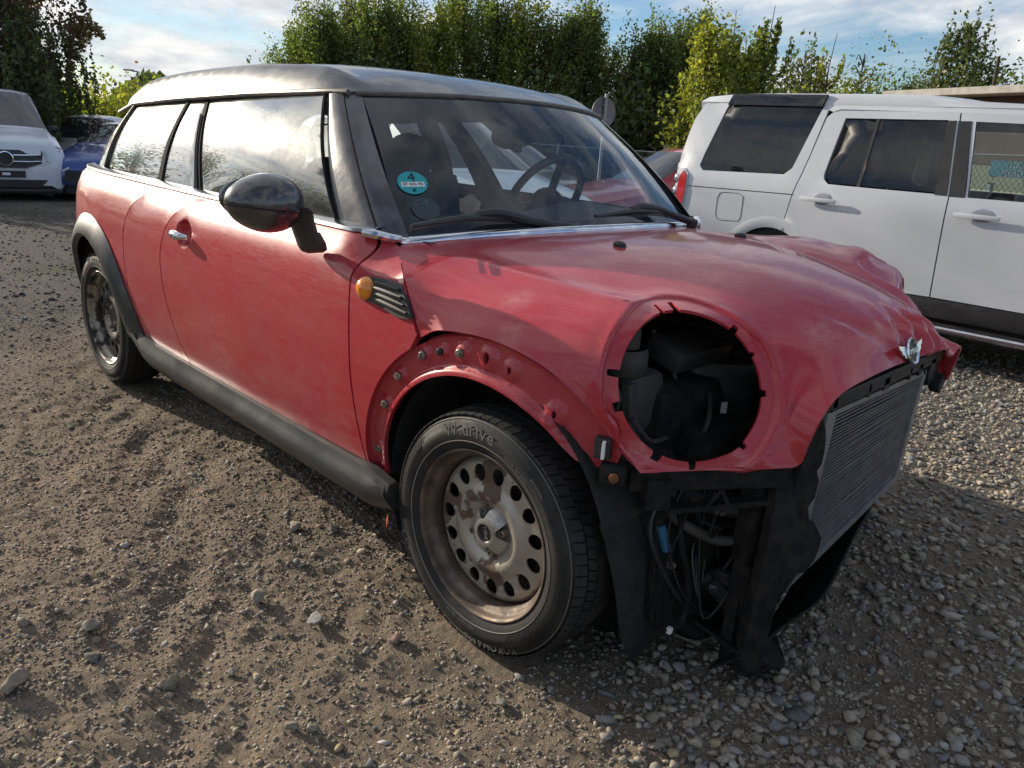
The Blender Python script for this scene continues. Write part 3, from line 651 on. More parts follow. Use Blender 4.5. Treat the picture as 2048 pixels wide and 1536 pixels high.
# ---- greenhouse
_GX = [-3.0, -2.75, -2.3, -1.6, -0.68, -0.45]
def gb(x): return np.stack([x, np.interp(x, _GX, [.66, .70, .726, .734, .742, .69]), 0.955+0*x], -1)
def gt(x): return np.stack([x, np.interp(x, [-3.0, -2.6, -2.2, -1.5, -.984, -.85], [.50, .574, .592, .598, .596, .555]), np.interp(x, [-3.0, -2.6, -2.0, -1.48, -.98, -.85], [1.18, 1.236, 1.266, 1.287, 1.299, 1.297])], -1)
def green(sgn, out=0.0):
    def f(P):   # P: (x at the belt, s) ; lines lean with the pillar lines
        x, s = P[:, 0], P[:, 1]
        xt = np.interp(x, [-2.78, -2.70, -1.98, -1.62, -0.68, -0.47], [-2.70, -2.62, -1.975, -1.82, -0.975, -0.85])
        B_, T_ = gb(x), gt(xt); s_ = s[:, None]; X = B_*(1-s_)+T_*s_
        X[:, 1] += 0.020*np.sin(s*PI)+out+0.016*(1-((x+1.05)/.5)**2)*(x > -1.66)*np.sin(np.clip(s, 0, 1)*PI)**.5*.999; X[:, 1] *= sgn
        return X
    return f
for sgn in (-1, 1):
    iv = (0, -sgn, 0)
    panel('door_window', [(-1.605, 0.0), (-0.700, 0.0), (-0.690, 0.97), (-1.605, 0.97)], green(sgn), 'side_glass' if sgn < 0 else 'far_side_glass', mini, h=0.06, th=0.0)
    panel('rear_door_window', [(-1.965, 0.0), (-1.645, 0.0), (-1.645, 0.97), (-1.965, 0.97)], green(sgn), 'side_glass' if sgn < 0 else 'far_side_glass', mini, h=0.06, th=0.0)
    panel('quarter_window', crv([(-2.68, 0.03), (-2.4, 0.0), (-2.2, 0.0), (-1.995, 0.0)], 3)+[(-1.995, 0.97), (-2.2, .97), (-2.55, .97), (-2.67, .9)], green(sgn), 'side_glass' if sgn < 0 else 'far_side_glass', mini, h=0.06, th=0.0)
    panel('window_seal', [(-1.648, -0.02), (-1.602, -0.02), (-1.602, 0.98), (-1.648, 0.98)], green(sgn, 0.006), 'seal', mini, h=0.05, th=0.012, inward=iv)
    panel('window_seal', [(-1.998, -0.02), (-1.962, -0.02), (-1.962, 0.98), (-1.998, 0.98)], green(sgn, 0.006), 'seal', mini, h=0.05, th=0.012, inward=iv)
    b = MB(); c_ = green(sgn, 0.013)(np.array([(-1.64, s) for s in np.linspace(-.01, .80, 9)])); b.tube(c_, 0.0055, 6); b.build('pillar_strip', 'chrome_trim', mini, True)
    panel('rear_pillar', [(-2.78, -0.02), (-2.66, -0.02), (-2.66, 1.0), (-2.78, 1.0)], green(sgn, 0.004), 'black_paint', mini, h=0.05, th=0.02, inward=iv)
    b = MB(); b.tube(green(sgn, 0.004)(np.array([(-.700, s) for s in np.linspace(-.01, .99, 12)])), 0.006, 6); b.build('window_seal', 'seal', mini, True)
    b = MB(); b.tube(green(sgn, 0.008)(np.array([(-2.665, s) for s in np.linspace(0, 1, 9)])), 0.006, 6); b.build('window_seal', 'gutter', mini, True)
    # windscreen pillar
    A_ = [(-.700, .746, .948), (-.62, .742, .948), (-.55, .736, .944), (-.50, .712, .938), (-.468, .672, .936)]
    T_ = [(-.985, .598, 1.298), (-.96, .600, 1.300), (-.935, .592, 1.302), (-.912, .570, 1.303), (-.895, .540, 1.303)]
    A_ = np.array(crv(A_, 5)); T_ = np.array(crv(T_, 5)); n = len(A_); V = []; m_ = 12
    for k in range(m_+1):
        s = k/m_; R0 = A_*(1-s)+T_*s; R0[:, 1] += 0.023*math.sin(s*PI); R0[:, 0] += 0.016*math.sin(s*PI); R0[:, 1] *= sgn; V += [tuple(p) for p in R0]
    F = [(k*n+j, k*n+j+1, (k+1)*n+j+1, (k+1)*n+j) for k in range(m_) for j in range(n-1)]
    mesh_obj('windscreen_pillar', V, F, 'pillar_paint', mini, True)
    b = MB(); b.tube([V[k*n+12] for k in range(m_+1)], 0.0035, 5); b.build('pillar_seam', 'seal', mini, True)
# windscreen
def ws(P):
    y, s = P[:, 0], P[:, 1]      # y is -1..1 across
    yb_, yt_ = y*0.690, y*0.550; ay = np.abs(y)
    B_ = np.stack([np.interp(ay*.69, [0, .17, .34, .49, .61, .69], [-.375, -.382, -.403, -.437, -.475, -.50]), yb_, np.interp(ay, [0, 1], [.950, .938])], 1)
    T_ = np.stack([-0.748-0.150*ay**2.2, yt_, 1.318-0.018*ay**2], 1); s_ = s[:, None]; X = B_*(1-s_)+T_*s_
    n = np.array([.68, 0, .73]); X += n*(0.028*np.sin(s*PI))[:, None]*(1-0.5*ay[:, None]**2); return X
panel('windscreen', [(-.985, 0.0), (.985, 0), (.985, 1.0), (-.985, 1.0)], ws, 'wind_glass', mini, h=0.08, th=0.0)
# black screen-print border
def wsb(P): X = ws(P); X += np.array([-.68, 0, -.73])*0.003; return X
panel('windscreen_border', [(-1.0, -0.02), (1.0, -0.02), (1.0, 1.02), (-1.0, 1.02)], wsb, 'seal', mini, holes=[crv([(-.93, .10), (-.90, .075), (-.5, .07), (0, .06), (.5, .07), (.90, .075), (.93, .10), (.915, .5), (.90, .91), (.86, .94), (0.2, .955), (-0.2, .955), (-.86, .94), (-.90, .91), (-.915, .5)], 4, True)], h=0.08, th=0.0)
# roof
_RX = [-3.02, -2.9, -2.6, -2.2, -1.7, -1.4, -1.1, -.95, -.87, -.80, -.752]
_RZ = [1.275, 1.31, 1.365, 1.402, 1.420, 1.417, 1.397, 1.378, 1.362, 1.343, 1.322]
rzx = [c[0] for c in crv(list(zip(_RX, _RZ)), 5)]; rzz = [c[1] for c in crv(list(zip(_RX, _RZ)), 5)]
def roof(P):
    """P: (t 0 front..1 rear, a -1..1 across)"""
    t, a = P[:, 0], P[:, 1]; ay = np.abs(a)
    xf = -0.752-0.150*ay**2.2; xr = -3.02+0.22*ay**3; x = xf*(1-t)+xr*t
    yg = np.interp(x, [-3.02, -2.6, -2.2, -1.5, -.984, -.87, -.75], [.52, .583, .604, .611, .596, .572, .572])
    zg = np.interp(x, [-3.02, -2.6, -2.0, -1.48, -.98, -.87], [1.19, 1.238, 1.268, 1.289, 1.303, 1.303])
    zg = np.maximum(zg, 0); zc = np.interp(x, rzx, rzz)
    edge = 1-(1-sstep(0, .10, t)*1.0)
    dome = (np.clip(1-ay**3.6, 0, 1))**0.62
    front = zg*0+(1.320-0.018*ay**2)
    z = zg+(zc-zg)*dome
    kf = 1-np.exp(-t/.045); z = front*(1-kf)+z*kf
    rail = np.exp(-((ay-.905)/.075)**2)*sstep(-.84, -1.10, x)*(0.5+0.5*sstep(-2.9, -2.4, x)); z = z+0.034*rail
    return np.stack([x, a*yg*(1-0.006*ay), z], 1)
ext = [(t, a) for t in np.arange(.01, 1, .02) for a in (-.995, -.985, -.97, -.95, -.92, -.89, -.86, -.83, -.80, .80, .83, .86, .89, .92, .95, .97, .985, .995)]+[(t, a) for t in (.004, .008, .013, .02, .03, .04) for a in np.arange(-.98, .99, .05)]
panel('roof', [(0, -1), (1, -1), (1, 1), (0, 1)], roof, 'roof_paint', mini, h=0.05, th=0.01, inward=(0, 0, -1), extra=ext)
for sgn in (-1, 1):
    b = MB(); b.tube([(x, sgn*(np.interp(x, [-3.02, -2.6, -2.2, -1.5, -.984, -.87], [.52, .588, .609, .616, .601, .575])), np.interp(x, [-3.02, -2.6, -2.0, -1.48, -.98, -.87], [1.187, 1.235, 1.265, 1.286, 1.300, 1.300])) for x in np.linspace(-2.95, -.90, 30)], 0.009, 8); b.build('roof_gutter', 'gutter', mini, True)
b = MB(); b.tube([(-0.748-0.150*abs(a)**2.2+.003, a*.558, 1.317-0.018*a*a) for a in np.linspace(-1, 1, 25)], 0.008, 8); b.build('windscreen_seal', 'gutter', mini, True)
# tail: doors and rear window, closing the body
b = MB(); b.box((-3.10, 0, .62), (.14, 1.30, .62), bev=.05); b.build('tailgate', 'red_paint', mini, True)
b = MB(); V = [(-3.06, -.62, .93), (-3.06, .62, .93), (-2.97, .5, 1.19), (-2.97, -.5, 1.19)]; b.add(V, [(0, 1, 2, 3)]); b.build('rear_window', 'side_glass', mini)
b = MB(); b.box((-3.10, 0, .40), (.20, 1.34, .2), bev=.06); b.build('rear_bumper', 'black_plastic', mini, True)
# floor, firewall, inner wheel houses
b = MB(); b.box((-1.7, 0, .24), (2.7, 1.50, .04)); b.box((-.50, 0, .52), (.03, 1.34, .60)); b.box((-1.65, -.755, .56), (2.0, .02, .60)); b.box((-1.65, .755, .56), (2.0, .02, .60)); b.box((-2.75, 0, .55), (.55, 1.1, .5)); b.build('floor_pan', 'interior_dark', mini)
for sgn in (-1, 1):
    for cx_, cz_, fr_ in ((0.0, .33, 1), (-2.547, .30, 0)):
        def wl(P, cx_=cx_, cz_=cz_, sgn=sgn):
            a, w = P[:, 0], P[:, 1]; r = 0.372+0*a; return np.stack([cx_+r*np.cos(a), sgn*(.785-w), cz_+r*np.sin(a)], 1)
        panel('wheel_liner', [(0.35 if fr_ else -.2, 0), (3.6, 0), (3.6, .30), (.35 if fr_ else -.2, .30)], wl, 'dark_felt', mini, h=.09, th=0)
        b = MB(); b.disc((cx_, sgn*.49, cz_), (0, 1, 0), .38, 32); b.build('wheel_house', 'engine_black', mini)
# ---- torn-loose front half of the near wheel liner
def tl(P):
    s, w = P[:, 0], P[:, 1]       # s: 0 top .. 1 bottom, w: 0 outer edge .. 1 inner
    oy = np.interp(s, [0, .2, .5, .8, 1], [-.690, -.728, -.715, -.655, -.585]); x0 = np.interp(s, [0, .2, .5, .8, 1], [.300, .300, .330, .335, .325]); z = np.interp(s, [0, .5, 1], [.550, .30, .035])
    iy = oy+np.interp(s, [0, .3, .6, 1], [.42, .44, .44, .34])
    y = oy+(iy-oy)*w; x = x0+.05*w+.012*np.sin(w*6+s*3); zz = z+.05*w*s
    return np.stack([x, y, zz], 1)
panel('torn_liner', crv([(.20, .02), (.30, -.01), (.5, .01), (.75, -.01), (.98, 0), (1.0, .08), (.97, .4), (.93, .8), (.9, 1.0), (.75, .95), (.64, .80), (.56, .74), (.47, .84), (.42, .95), (.35, 1.0), (.18, .95), (.15, .5)], 3, True), tl, 'dark_felt', mini, h=.07, th=.004, inward=(-1, 0, 0))
# =================================================================== wheels, front end, cabin
def rim_mat(name, silver, brown, lo, hi):
    m = bpy.data.materials.new(name); m.use_nodes = True; N = NT(m.node_tree)
    b = N.new('ShaderNodeBsdfPrincipled'); out = N.new('ShaderNodeOutputMaterial'); N.l.new(b.outputs[0], out.inputs[0])
    tcn = N.new('ShaderNodeTexCoord'); ob = tcn.outputs['Object']
    f = N.math('ADD', N.noise(ob, 9, 3, 0.5), N.math('MULTIPLY', N.noise(ob, 55, 5, 0.7), 0.22))
    k = N.maprange(f, lo, hi, 0, 1); fine = N.noise(ob, 160, 3, 0.7)
    br = N.mix(fine, brown, tuple(c*0.5 for c in brown)); sv = N.mix(N.noise(ob, 22, 4), silver, tuple(c*0.66 for c in silver))
    N.put(b.inputs['Base Color'], N.mix(k, br, sv)); N.put(b.inputs['Metallic'], N.math('MULTIPLY', k, 0.55))
    N.put(b.inputs['Roughness'], N.maprange(k, 0, 1, 0.7, 0.42))
    bn = N.new('ShaderNodeBump'); bn.inputs['Strength'].default_value = 0.4; bn.inputs['Distance'].default_value = 0.002
    N.put(bn.inputs['Height'], N.math('ADD', N.math('MULTIPLY', k, 0.5), fine)); N.l.new(bn.outputs[0], b.inputs['Normal']); MATS[name] = m
rim_mat('rim_worn', (0.50, 0.46, 0.40), (0.15, 0.095, 0.06), 0.515, 0.545)
rim_mat('rim_barrel', (0.24, 0.18, 0.14), (0.085, 0.058, 0.042), 0.56, 0.74)
rim_mat('rim_dark', (0.34, 0.30, 0.24), (0.030, 0.024, 0.020), 0.57, 0.62)

def arc_text(name, body, size, r, deg, w, parent, m, flip=1, depth=0.0009, adv=0.78):
    """letters round a wheel side: r to letter middle, deg of the middle letter, w(local h) plane height"""
    V, F = [], []; widths = []
    gl_ = []
    for ch in body:
        if ch == ' ': gl_.append(None); widths.append(size*0.4); continue
        v, f = text_mesh(ch, size, depth, 1, 2); xs_ = [p[0] for p in v]; gl_.append((v, f)); widths.append((max(xs_)-min(xs_))+size*0.13)
    tot = sum(widths); pos = -tot/2
    for g_, wd in zip(gl_, widths):
        a = math.radians(deg)-(pos+wd/2)/r
        if g_:
            v, f = g_; mx_ = (max(p[0] for p in v)+min(p[0] for p in v))/2; b_ = len(V)
            er = (math.cos(a), math.sin(a)); et = (math.sin(a), -math.cos(a))
            for p in v:
                x = er[0]*(r+p[1])+et[0]*(p[0]-mx_); z = er[1]*(r+p[1])+et[1]*(p[0]-mx_); V.append((x, -w-p[2], z))
            F += [tuple(b_+i for i in q) for q in f]
        pos += wd
    return mesh_obj(name, V, F, m, parent)

def make_wheel(loc, rz, cap, label_rim=None, dark=False, seedrot=0.0, near=True):
    """wheel built facing -Y, then turned about Z"""
    w = empty('wheel', loc, (0, 0, rz)); w.parent = mini
    ax = (0, -1, 0); rm = 'rim_dark' if dark else 'rim_worn'; rb = 'rim_dark' if dark else 'rim_barrel'
    b = MB(); b.lathe([(.203, .070), (.2065, .079), (.214, .083), (.224, .0895), (.236, .0935), (.250, .0955), (.262, .0950), (.2635, .0935), (.276, .0895), (.288, .081), (.2945, .070), (.2950, .05), (.2965, 0), (.295, -.05), (.294, -.07), (.28, -.089), (.25, -.094), (.21, -.08)], (0, 0, 0), ax, 96)
    ty = b.build('tyre', 'tyre_rubber', w, True, angle=60)
    # tread: shoulder blocks and centre ribs
    b = MB(); n = 74
    def blk(a0, a1, h0, h1, r0, r1, skew=0.0, rt=None):
        V = []
        for h, sk in ((h0, -skew), (h1, skew)):
            for a in (a0+sk, a1+sk):
                for r in (r0, (rt if (rt and h == h1) else r1)): V.append((r*math.cos(a), -h, r*math.sin(a)))
        b.add(V, [(0, 1, 3, 2), (4, 6, 7, 5), (0, 4, 5, 1), (2, 3, 7, 6), (1, 5, 7, 3), (0, 2, 6, 4)])
    for k in range(n):
        a = 2*PI*k/n; d = 2*PI/n
        for s_ in (-1, 1):
            blk(a, a+d*.86, s_*.052, s_*.0825, .294, .3035, .012*1, .2975)
            blk(a+d*.1, a+d*.94, s_*.018, s_*.047, .294, .3045, .02)
        if k % 1 == 0: blk(a, a+d*.93, -.013, .013, .290, .305, .0)
    t_ = b.build('tread', 'tyre_rubber', w, False); t_['kind'] = 'stuff'
    # decorative sidewall flutes
    if near:
        b = MB()
        for a0, a1 in ((-58, 24), (146, 205)):
            for a in np.arange(a0, a1, 2.1):
                pts = [((.2645+.022*s)*math.cos(math.radians(a-6*s)), -(.0950-.0068*s), (.2645+.022*s)*math.sin(math.radians(a-6*s))) for s in np.linspace(0, 1, 4)]
                pts = [((.238+.046*s)*math.cos(math.radians(a-11*s)), -(.0942+.0015*math.sin(s*PI*.9)-.010*max(0, s-.5)), (.238+.046*s)*math.sin(math.radians(a-11*s))) for s in np.linspace(0, 1, 6)]
                b.tube(pts, [.0004, .0011, .0012, .0010, .0004], 4)
        f_ = b.build('sidewall_flutes', 'tyre_rubber', w, True); f_['kind'] = 'stuff'
        b = MB(); b.lathe([(.2325, .0925), (.2332, .0945), (.2345, .0945), (.235, .093)], (0, 0, 0), ax, 96); b.lathe([(.2845, .084), (.2855, .0855), (.2868, .0835)], (0, 0, 0), ax, 96); b.build('sidewall_ring', 'tyre_letter', w, True)
        arc_text('tyre_lettering', 'W.drive', .046, .2615, 99, .0948, w, 'tyre_letter')
        arc_text('tyre_lettering', 'YOKOHAMA', .030, .274, -76, .0900, w, 'tyre_letter')
        arc_text('tyre_lettering', 'STEEL RADIAL TUBELESS', .0085, .243, -98, .0944, w, 'tyre_letter')
        arc_text('tyre_lettering', 'WINTER M+S 3PMSF', .0085, .243, 62, .0944, w, 'tyre_letter')
        arc_text('tyre_lettering', 'ROTATION', .0085, .262, 47, .0952, w, 'tyre_letter')
    # rim barrel and lip
    b = MB(); b.lathe([(.2085, .076), (.2115, .081), (.2125, .0845), (.2105, .0865), (.2075, .0855), (.2045, .080), (.2035, .074), (.2020, .066), (.1985, .061), (.190, .057), (.1875, .050), (.1865, .030), (.1855, .004), (.185, -.03), (.185, -.08), (.205, -.085)], (0, 0, 0), ax, 80)
    rim = b.build('rim', rb, w, True, angle=50)
    # pressed disc with vent holes
    prof = [(r_, h_+.006) for r_, h_ in [(.034, .028), (.050, .030), (.058, .031), (.066, .036), (.078, .0435), (.090, .0490), (.101, .0485), (.110, .044), (.117, .0390), (.124, .0375), (.140, .0375), (.158, .0370), (.168, .0355), (.176, .031), (.181, .023), (.186, .011)]]
    pr = np.array(crv(prof, 4))
    def dmap(P):
        a = P[:, 0]/.14; r = P[:, 1]; h = np.interp(r, pr[:, 0], pr[:, 1]); return np.stack([r*np.cos(a), -h, r*np.sin(a)], 1)
    nh = 15; C_ = 2*PI*.14; hs = []; ex = []
    for k in range(nh):
        a = (k+.5)*C_/nh
        hs.append([(a+.0175*math.cos(q), .1455+.0210*math.sin(q)) for q in np.linspace(0, 2*PI, 21)[:-1]])
        ex += [(a+.0198*math.cos(q), .1455+.0236*math.sin(q)) for q in np.linspace(0, 2*PI, 21)[:-1]]
    disc = panel('wheel_disc', [(0, .034), (C_, .034), (C_, .186), (0, .186)], dmap, rm, w, holes=hs, h=.0095, hb=.006, inward=(0, 1, 0), th=.004, extra=ex)
    b = MB()
    for k in range(nh):
        a = (k+.5)*2*PI/nh; c = Vector((.1385*math.cos(a), -.029, .1385*math.sin(a)))
        er = Vector((math.cos(a), 0, math.sin(a))); et = Vector((-math.sin(a), 0, math.cos(a)))
    # brake drum behind the holes
    b.lathe([(0, -.01), (.15, -.01), (.165, -.03), (.165, -.08)], (0, 0, 0), ax, 40); b.build('brake', 'engine_black', w, True)
    b = MB(); b.disc((0, -.008, 0), ax, .184, 48); b.build('wheel_back', 'car_black', w)
    # four bolts
    for k in range(4):
        a = math.radians(45+90*k+seedrot); c = (.052*math.cos(a), -.038, .052*math.sin(a)); bb = MB()
        bb.lathe([(0, .014), (.0055, .014), (.0055, .019), (.0085, .019), (.0095, .016), (.0098, 0)], c, ax, 6); bb.build('wheel_bolt', 'bolt_metal', w)
    if cap:
        # centre cap: round dome with four scallops that leave the bolts free
        def cm(P):
            a, r = P[:, 0]/.05, P[:, 1]
            h = np.interp(r, [0, .018, .0215, .024, .030, .045, .056, .060, .064], [.060, .060, .061, .064, .0635, .059, .052, .046, .032]); return np.stack([r*np.cos(a), -h, r*np.sin(a)], 1)
        C2 = 2*PI*.05; top = []
        for q in np.linspace(0, C2, 121):
            a = math.degrees(q/.05); dd = min(abs((a-(45+90*k+seedrot)+180) % 360-180) for k in range(4))
            top.append((q, .064-.028*math.exp(-(dd/17)**4)))
        panel('centre_cap', [(0, .0235), (C2, .0235)]+top[::-1], cm, 'silver_cap', w, h=.006, hb=.004, inward=(0, 1, 0), th=.022)
        b = MB(); b.lathe([(0, .0585), (.020, .0585), (.0235, .0635)], (0, 0, 0), ax, 28); cc = b.build('cap_disc', 'car_black', w, True)
        t = math.radians(-75); V, F = text_mesh('MINI', .0155, .0006)
        mesh_obj('cap_lettering', [(v[0]*math.cos(t)-v[1]*math.sin(t), -.0595-v[2], v[0]*math.sin(t)+v[1]*math.cos(t)) for v in V], F, 'silver_cap', w)
    else:
        b = MB(); b.lathe([(0, .040), (.018, .040), (.024, .034), (.030, .030), (.033, .02)], (0, 0, 0), ax, 24); b.build('hub', 'engine_grey', w, True)
    b = MB(); a = math.radians(205); b.tube([(.176*math.cos(a), -.02, .176*math.sin(a)), (.168*math.cos(a), -.05, .168*math.sin(a))], [.005, .004], 8); b.build('valve', 'car_black', w)
    return w
make_wheel((0, -.7205, .303), .042, True, seedrot=-28)
make_wheel((-2.547, -.7265, .303), 0, False, dark=True, seedrot=25)
make_wheel((0, .7265, .303), PI, False, near=False)
make_wheel((-2.547, .7265, .303), PI, False, dark=True, near=False)

# ---- mirror on the near door
def mirror(sgn):
    mr = empty('door_mirror', (0, 0, 0)); mr.parent = mini
    c = Vector((-.650, sgn*.985, 1.010)); R_ = Matrix.Rotation(sgn*math.radians(12), 3, 'Z') @ Matrix.Rotation(sgn*math.radians(7), 3, 'X')
    V, F = [], []; nu, nv = 30, 20           # shell: egg with a cut back face
    for j in range(nv+1):
        ph = PI*j/nv
        for k in range(nu):
            t = 2*PI*k/nu; x = math.sin(ph)*math.cos(t); y = math.cos(ph); z = math.sin(ph)*math.sin(t)
            x = x*.085 if x > 0 else max(x*.085, -.030)
            wd = .098
            p = c+R_@Vector((x*(1-.15*y*y), y*wd, z*(.073-.008*y*sgn*1.0)+(-.006*y*sgn))); V.append(p)
    for j in range(nv):
        for k in range(nu): F.append((j*nu+k, j*nu+(k+1) % nu, (j+1)*nu+(k+1) % nu, (j+1)*nu+k))
    mesh_obj('mirror_shell', V, F, 'black_paint', mr, True, angle=40)
    b = MB(); pts = [c+R_@Vector((.082*math.cos(0)*math.sin(q)+.003, .126*math.cos(q), -.010-.004*math.cos(q)*sgn)) for q in np.linspace(.12, PI-.12, 24)]
    b.tube(pts, .0016, 4); b.build('shell_seam', 'seal', mr)
    b = MB(); V = [c+R_@Vector((-.031, .105*math.cos(t), .058*math.sin(t))) for t in np.linspace(0, 2*PI, 33)[:-1]]; b.add(V, [tuple(range(32))]); b.build('mirror_glass', 'chrome', mr)
    b = MB(); pts = [c+R_@Vector((.0, -sgn*.050, -.01)), (-.632, sgn*.905, .992), (-.640, sgn*.888, .960), (-.645, sgn*.874, .928)]
    pts = crv(pts, 5); rr = list(np.interp(np.linspace(0, 1, len(pts)), [0, .35, .7, 1], [.040, .042, .040, .039])); V, F = [], []; n = 16
    for i, (p, r) in enumerate(zip(pts, rr)):
        for k in range(n): t = 2*PI*k/n; V.append((p[0]+r*1.15*math.cos(t), p[1]+r*.62*math.sin(t), p[2]+.25*r*math.cos(t)))
    F = [(i*n+k, i*n+(k+1) % n, (i+1)*n+(k+1) % n, (i+1)*n+k) for i in range(len(pts)-1) for k in range(n)]
    b.add(V, F); b.build('mirror_arm', 'black_plastic', mr, True)
    b = MB(); pts = [(-.645, sgn*.872, .931), (-.646, sgn*.862, .912), (-.648, sgn*.852, .892), (-.652, sgn*.842, .877)]; pts = crv(pts, 4); V, F = [], []
    rr = list(np.interp(np.linspace(0, 1, len(pts)), [0, .5, .85, 1], [.043, .047, .042, .024]))
    for i, (p, r) in enumerate(zip(pts, rr)):
        for k in range(n): t = 2*PI*k/n; V.append((p[0]+r*1.15*math.cos(t), p[1]+r*.62*math.sin(t), p[2]+.2*r*math.cos(t)))
    F = [(i*n+k, i*n+(k+1) % n, (i+1)*n+(k+1) % n, (i+1)*n+k) for i in range(len(pts)-1) for k in range(n)]+[tuple((len(pts)-1)*n+k for k in range(n)), tuple(range(n))[::-1]]
    b.add(V, F); b.build('mirror_foot', 'black_plastic', mr, True)
mirror(-1)

# ---- wipers
def wiper(arm, blade, ends):
    """arm: points pivot -> knee, blade: points along the rubber"""
    w = empty('wiper', (0, 0, 0)); w.parent = mini
    b = MB(); b.lathe([(0, .014), (.014, .012), (.018, .002), (.018, -.02)], arm[0], (.4, 0, 1), 12); b.tube(arm, ends, 8, smooth_n=5); b.build('wiper_arm', 'car_black', w, True)
    b = MB(); b.tube(blade, [.006, .008, .010, .008, .005], 6, smooth_n=4); b.tube([Vector(p)+Vector((-.006, 0, -.012)) for p in blade], .0035, 4, smooth_n=4); b.build('wiper_blade', 'black_plastic', w, True)
wiper([(-.362, -.125, .957), (-.385, -.225, .968), (-.400, -.33, .986), (-.408, -.41, 1.000), (-.412, -.475, .998), (-.410, -.50, .990)], [(-.392, -.725, .976), (-.402, -.60, .987), (-.408, -.48, .993), (-.402, -.33, .984), (-.395, -.20, .975)], [.013, .012, .014, .016, .014, .009])
wiper([(-.368, .50, .956), (-.392, .42, .978), (-.410, .34, 1.000), (-.418, .26, 1.008), (-.415, .20, 1.000)], [(-.402, .0, .984), (-.408, .12, .992), (-.412, .22, .997), (-.404, .36, .990), (-.392, .46, .975)], [.013, .012, .013, .014, .010])
# scuttle panel under the blades
def sc(P):
    y, s = P[:, 0], P[:, 1]; ay = np.abs(y); xa = np.interp(ay, [0, .17, .34, .49, .61, .69], [-.350, -.358, -.382, -.420, -.458, -.478]); return np.stack([xa-.05*s, y, .948-0.010*s-np.interp(ay, [0, .69], [0, .012])], 1)
panel('scuttle_panel', [(-.68, 0), (.68, 0), (.68, 1), (-.68, 1)], sc, 'car_black', mini, h=.1, th=0)
# ---- stickers inside the near lower corner of the windscreen
def sticker(c, r, face, inkm, name, full):
    P0 = ws(np.array([c]))[0]; e = .01; du = ws(np.array([[c[0]+e, c[1]]]))[0]-P0; dv = ws(np.array([[c[0], c[1]+e]]))[0]-P0
    ex = Vector(du).normalized(); ey = Vector(dv); ey = (ey-ex*ex.dot(ey)).normalized(); n = ex.cross(ey); n = n if n.x > 0 else -n
    o = Vector(P0)+n*.003
    b = MB(); V = [o+ex*math.cos(t)*r+ey*math.sin(t)*r*.93+n*h_ for h_ in (0, .001) for t in np.linspace(0, 2*PI, 33)[:-1]]
    b.add(V, [tuple(range(32, 64))]+[(i, (i+1) % 32, 32+(i+1) % 32, 32+i) for i in range(32)])
    s = b.build(name, face, mini)
    place_text('sticker_numeral', '4', r*1.05, o+ey*r*.42+n*.002, ex, ey, inkm, s, .0004)
    if full:
        bb = MB(); bb.add([o+ex*a*r*.78+ey*(b_*r*.2-r*.15)+n*.0018 for a, b_ in ((-1, -1), (1, -1), (1, 1), (-1, 1))], [(0, 1, 2, 3)]); bb.build('sticker_band', 'white_label', s)
        place_text('sticker_code', 'EF·XN 90', r*.34, o-ey*r*.15+n*.0024, ex, ey, inkm, s, .0003)
        bb = MB(); bb.ball(o-ey*r*.62+n*.002, (r*.11, r*.11, r*.11), 8, 5); bb.build('sticker_seal', inkm, s)
    return s
sticker((-.890, .315), .043, 'teal_sticker', 'ink', 'emission_sticker', True)
mat('faded_sticker', (0.03, 0.05, 0.058), 0.5)
sticker((-.862, .150), .040, 'faded_sticker', 'pale_ink', 'faded_sticker', False)

# ---- cabin
cab = empty('cabin', (0, 0, 0)); cab.parent = mini
b = MB(); V = []; ys = np.linspace(-.64, .64, 17)
for y in ys:
    h = .02*math.exp(-((y-.37)/.2)**2)
    for x, z in ((-.42, .925), (-.52, .93), (-.62, .945+h), (-.78, .95+h*2), (-.88, .93+h*2), (-.92, .86), (-.86, .62)): V.append((x, y, z))
F = [(i*7+k, i*7+k+1, (i+1)*7+k+1, (i+1)*7+k) for i in range(16) for k in range(6)]; b.add(V, F); b.build('dashboard', 'interior_grey', cab, True)
b = MB(); c = Vector((-.98, .37, .975)); a = Vector((-.88, 0, .47)).normalized(); e1 = Vector((0, 1, 0)); e2 = a.cross(e1)
b.tube([c+(e1*math.cos(t)+e2*math.sin(t))*.185 for t in np.linspace(0, 2*PI, 41)], .016, 8); b.ball(c-a*.02, (.06, .07, .06)); 
for t in (.2, PI-.2, -PI/2): b.tube([c-a*.02, c+(e1*math.cos(t)+e2*math.sin(t))*.18], .016, 6)
b.tube([c, c-a*.2], .03, 8); b.build('steering_wheel', 'car_black', cab, True)
b = MB(); b.ball((-.93, .10, .955), (.06, .10, .05)); b.ball((-.93, .37, .95), (.06, .12, .05)); b.build('instrument_pods', 'interior_dark', cab, True)
for sy, sx in ((.30, -1.80), (-.37, -1.78)):
    s = empty('front_seat', (0, 0, 0)); s.parent = mini
    b = MB(); b.box((sx+.10, sy, .74), (.15, .46, .58), Matrix.Rotation(-.15, 3, 'Y'), .06); b.build('backrest', 'interior_dark', s, True)
    b = MB(); b.box((sx+.28, sy, .46), (.50, .48, .14), None, .05); b.build('seat_cushion', 'interior_dark', s, True)
    b = MB(); b.ball((sx+.03, sy, 1.085), (.055, .135, .105), 20, 12); b.tube([(sx+.05, sy-.05, .9), (sx+.03, sy-.05, 1.05)], .008, 6); b.tube([(sx+.05, sy+.05, .9), (sx+.03, sy+.05, 1.05)], .008, 6); b.build('headrest', 'interior_dark', s, True)
b = MB(); b.box((-2.55, 0, .66), (.14, 1.2, .50), None, .05)
for y in (-.35, .35): b.ball((-2.55, y, .97), (.05, .12, .07))
b.build('rear_bench', 'interior_dark', cab, True)
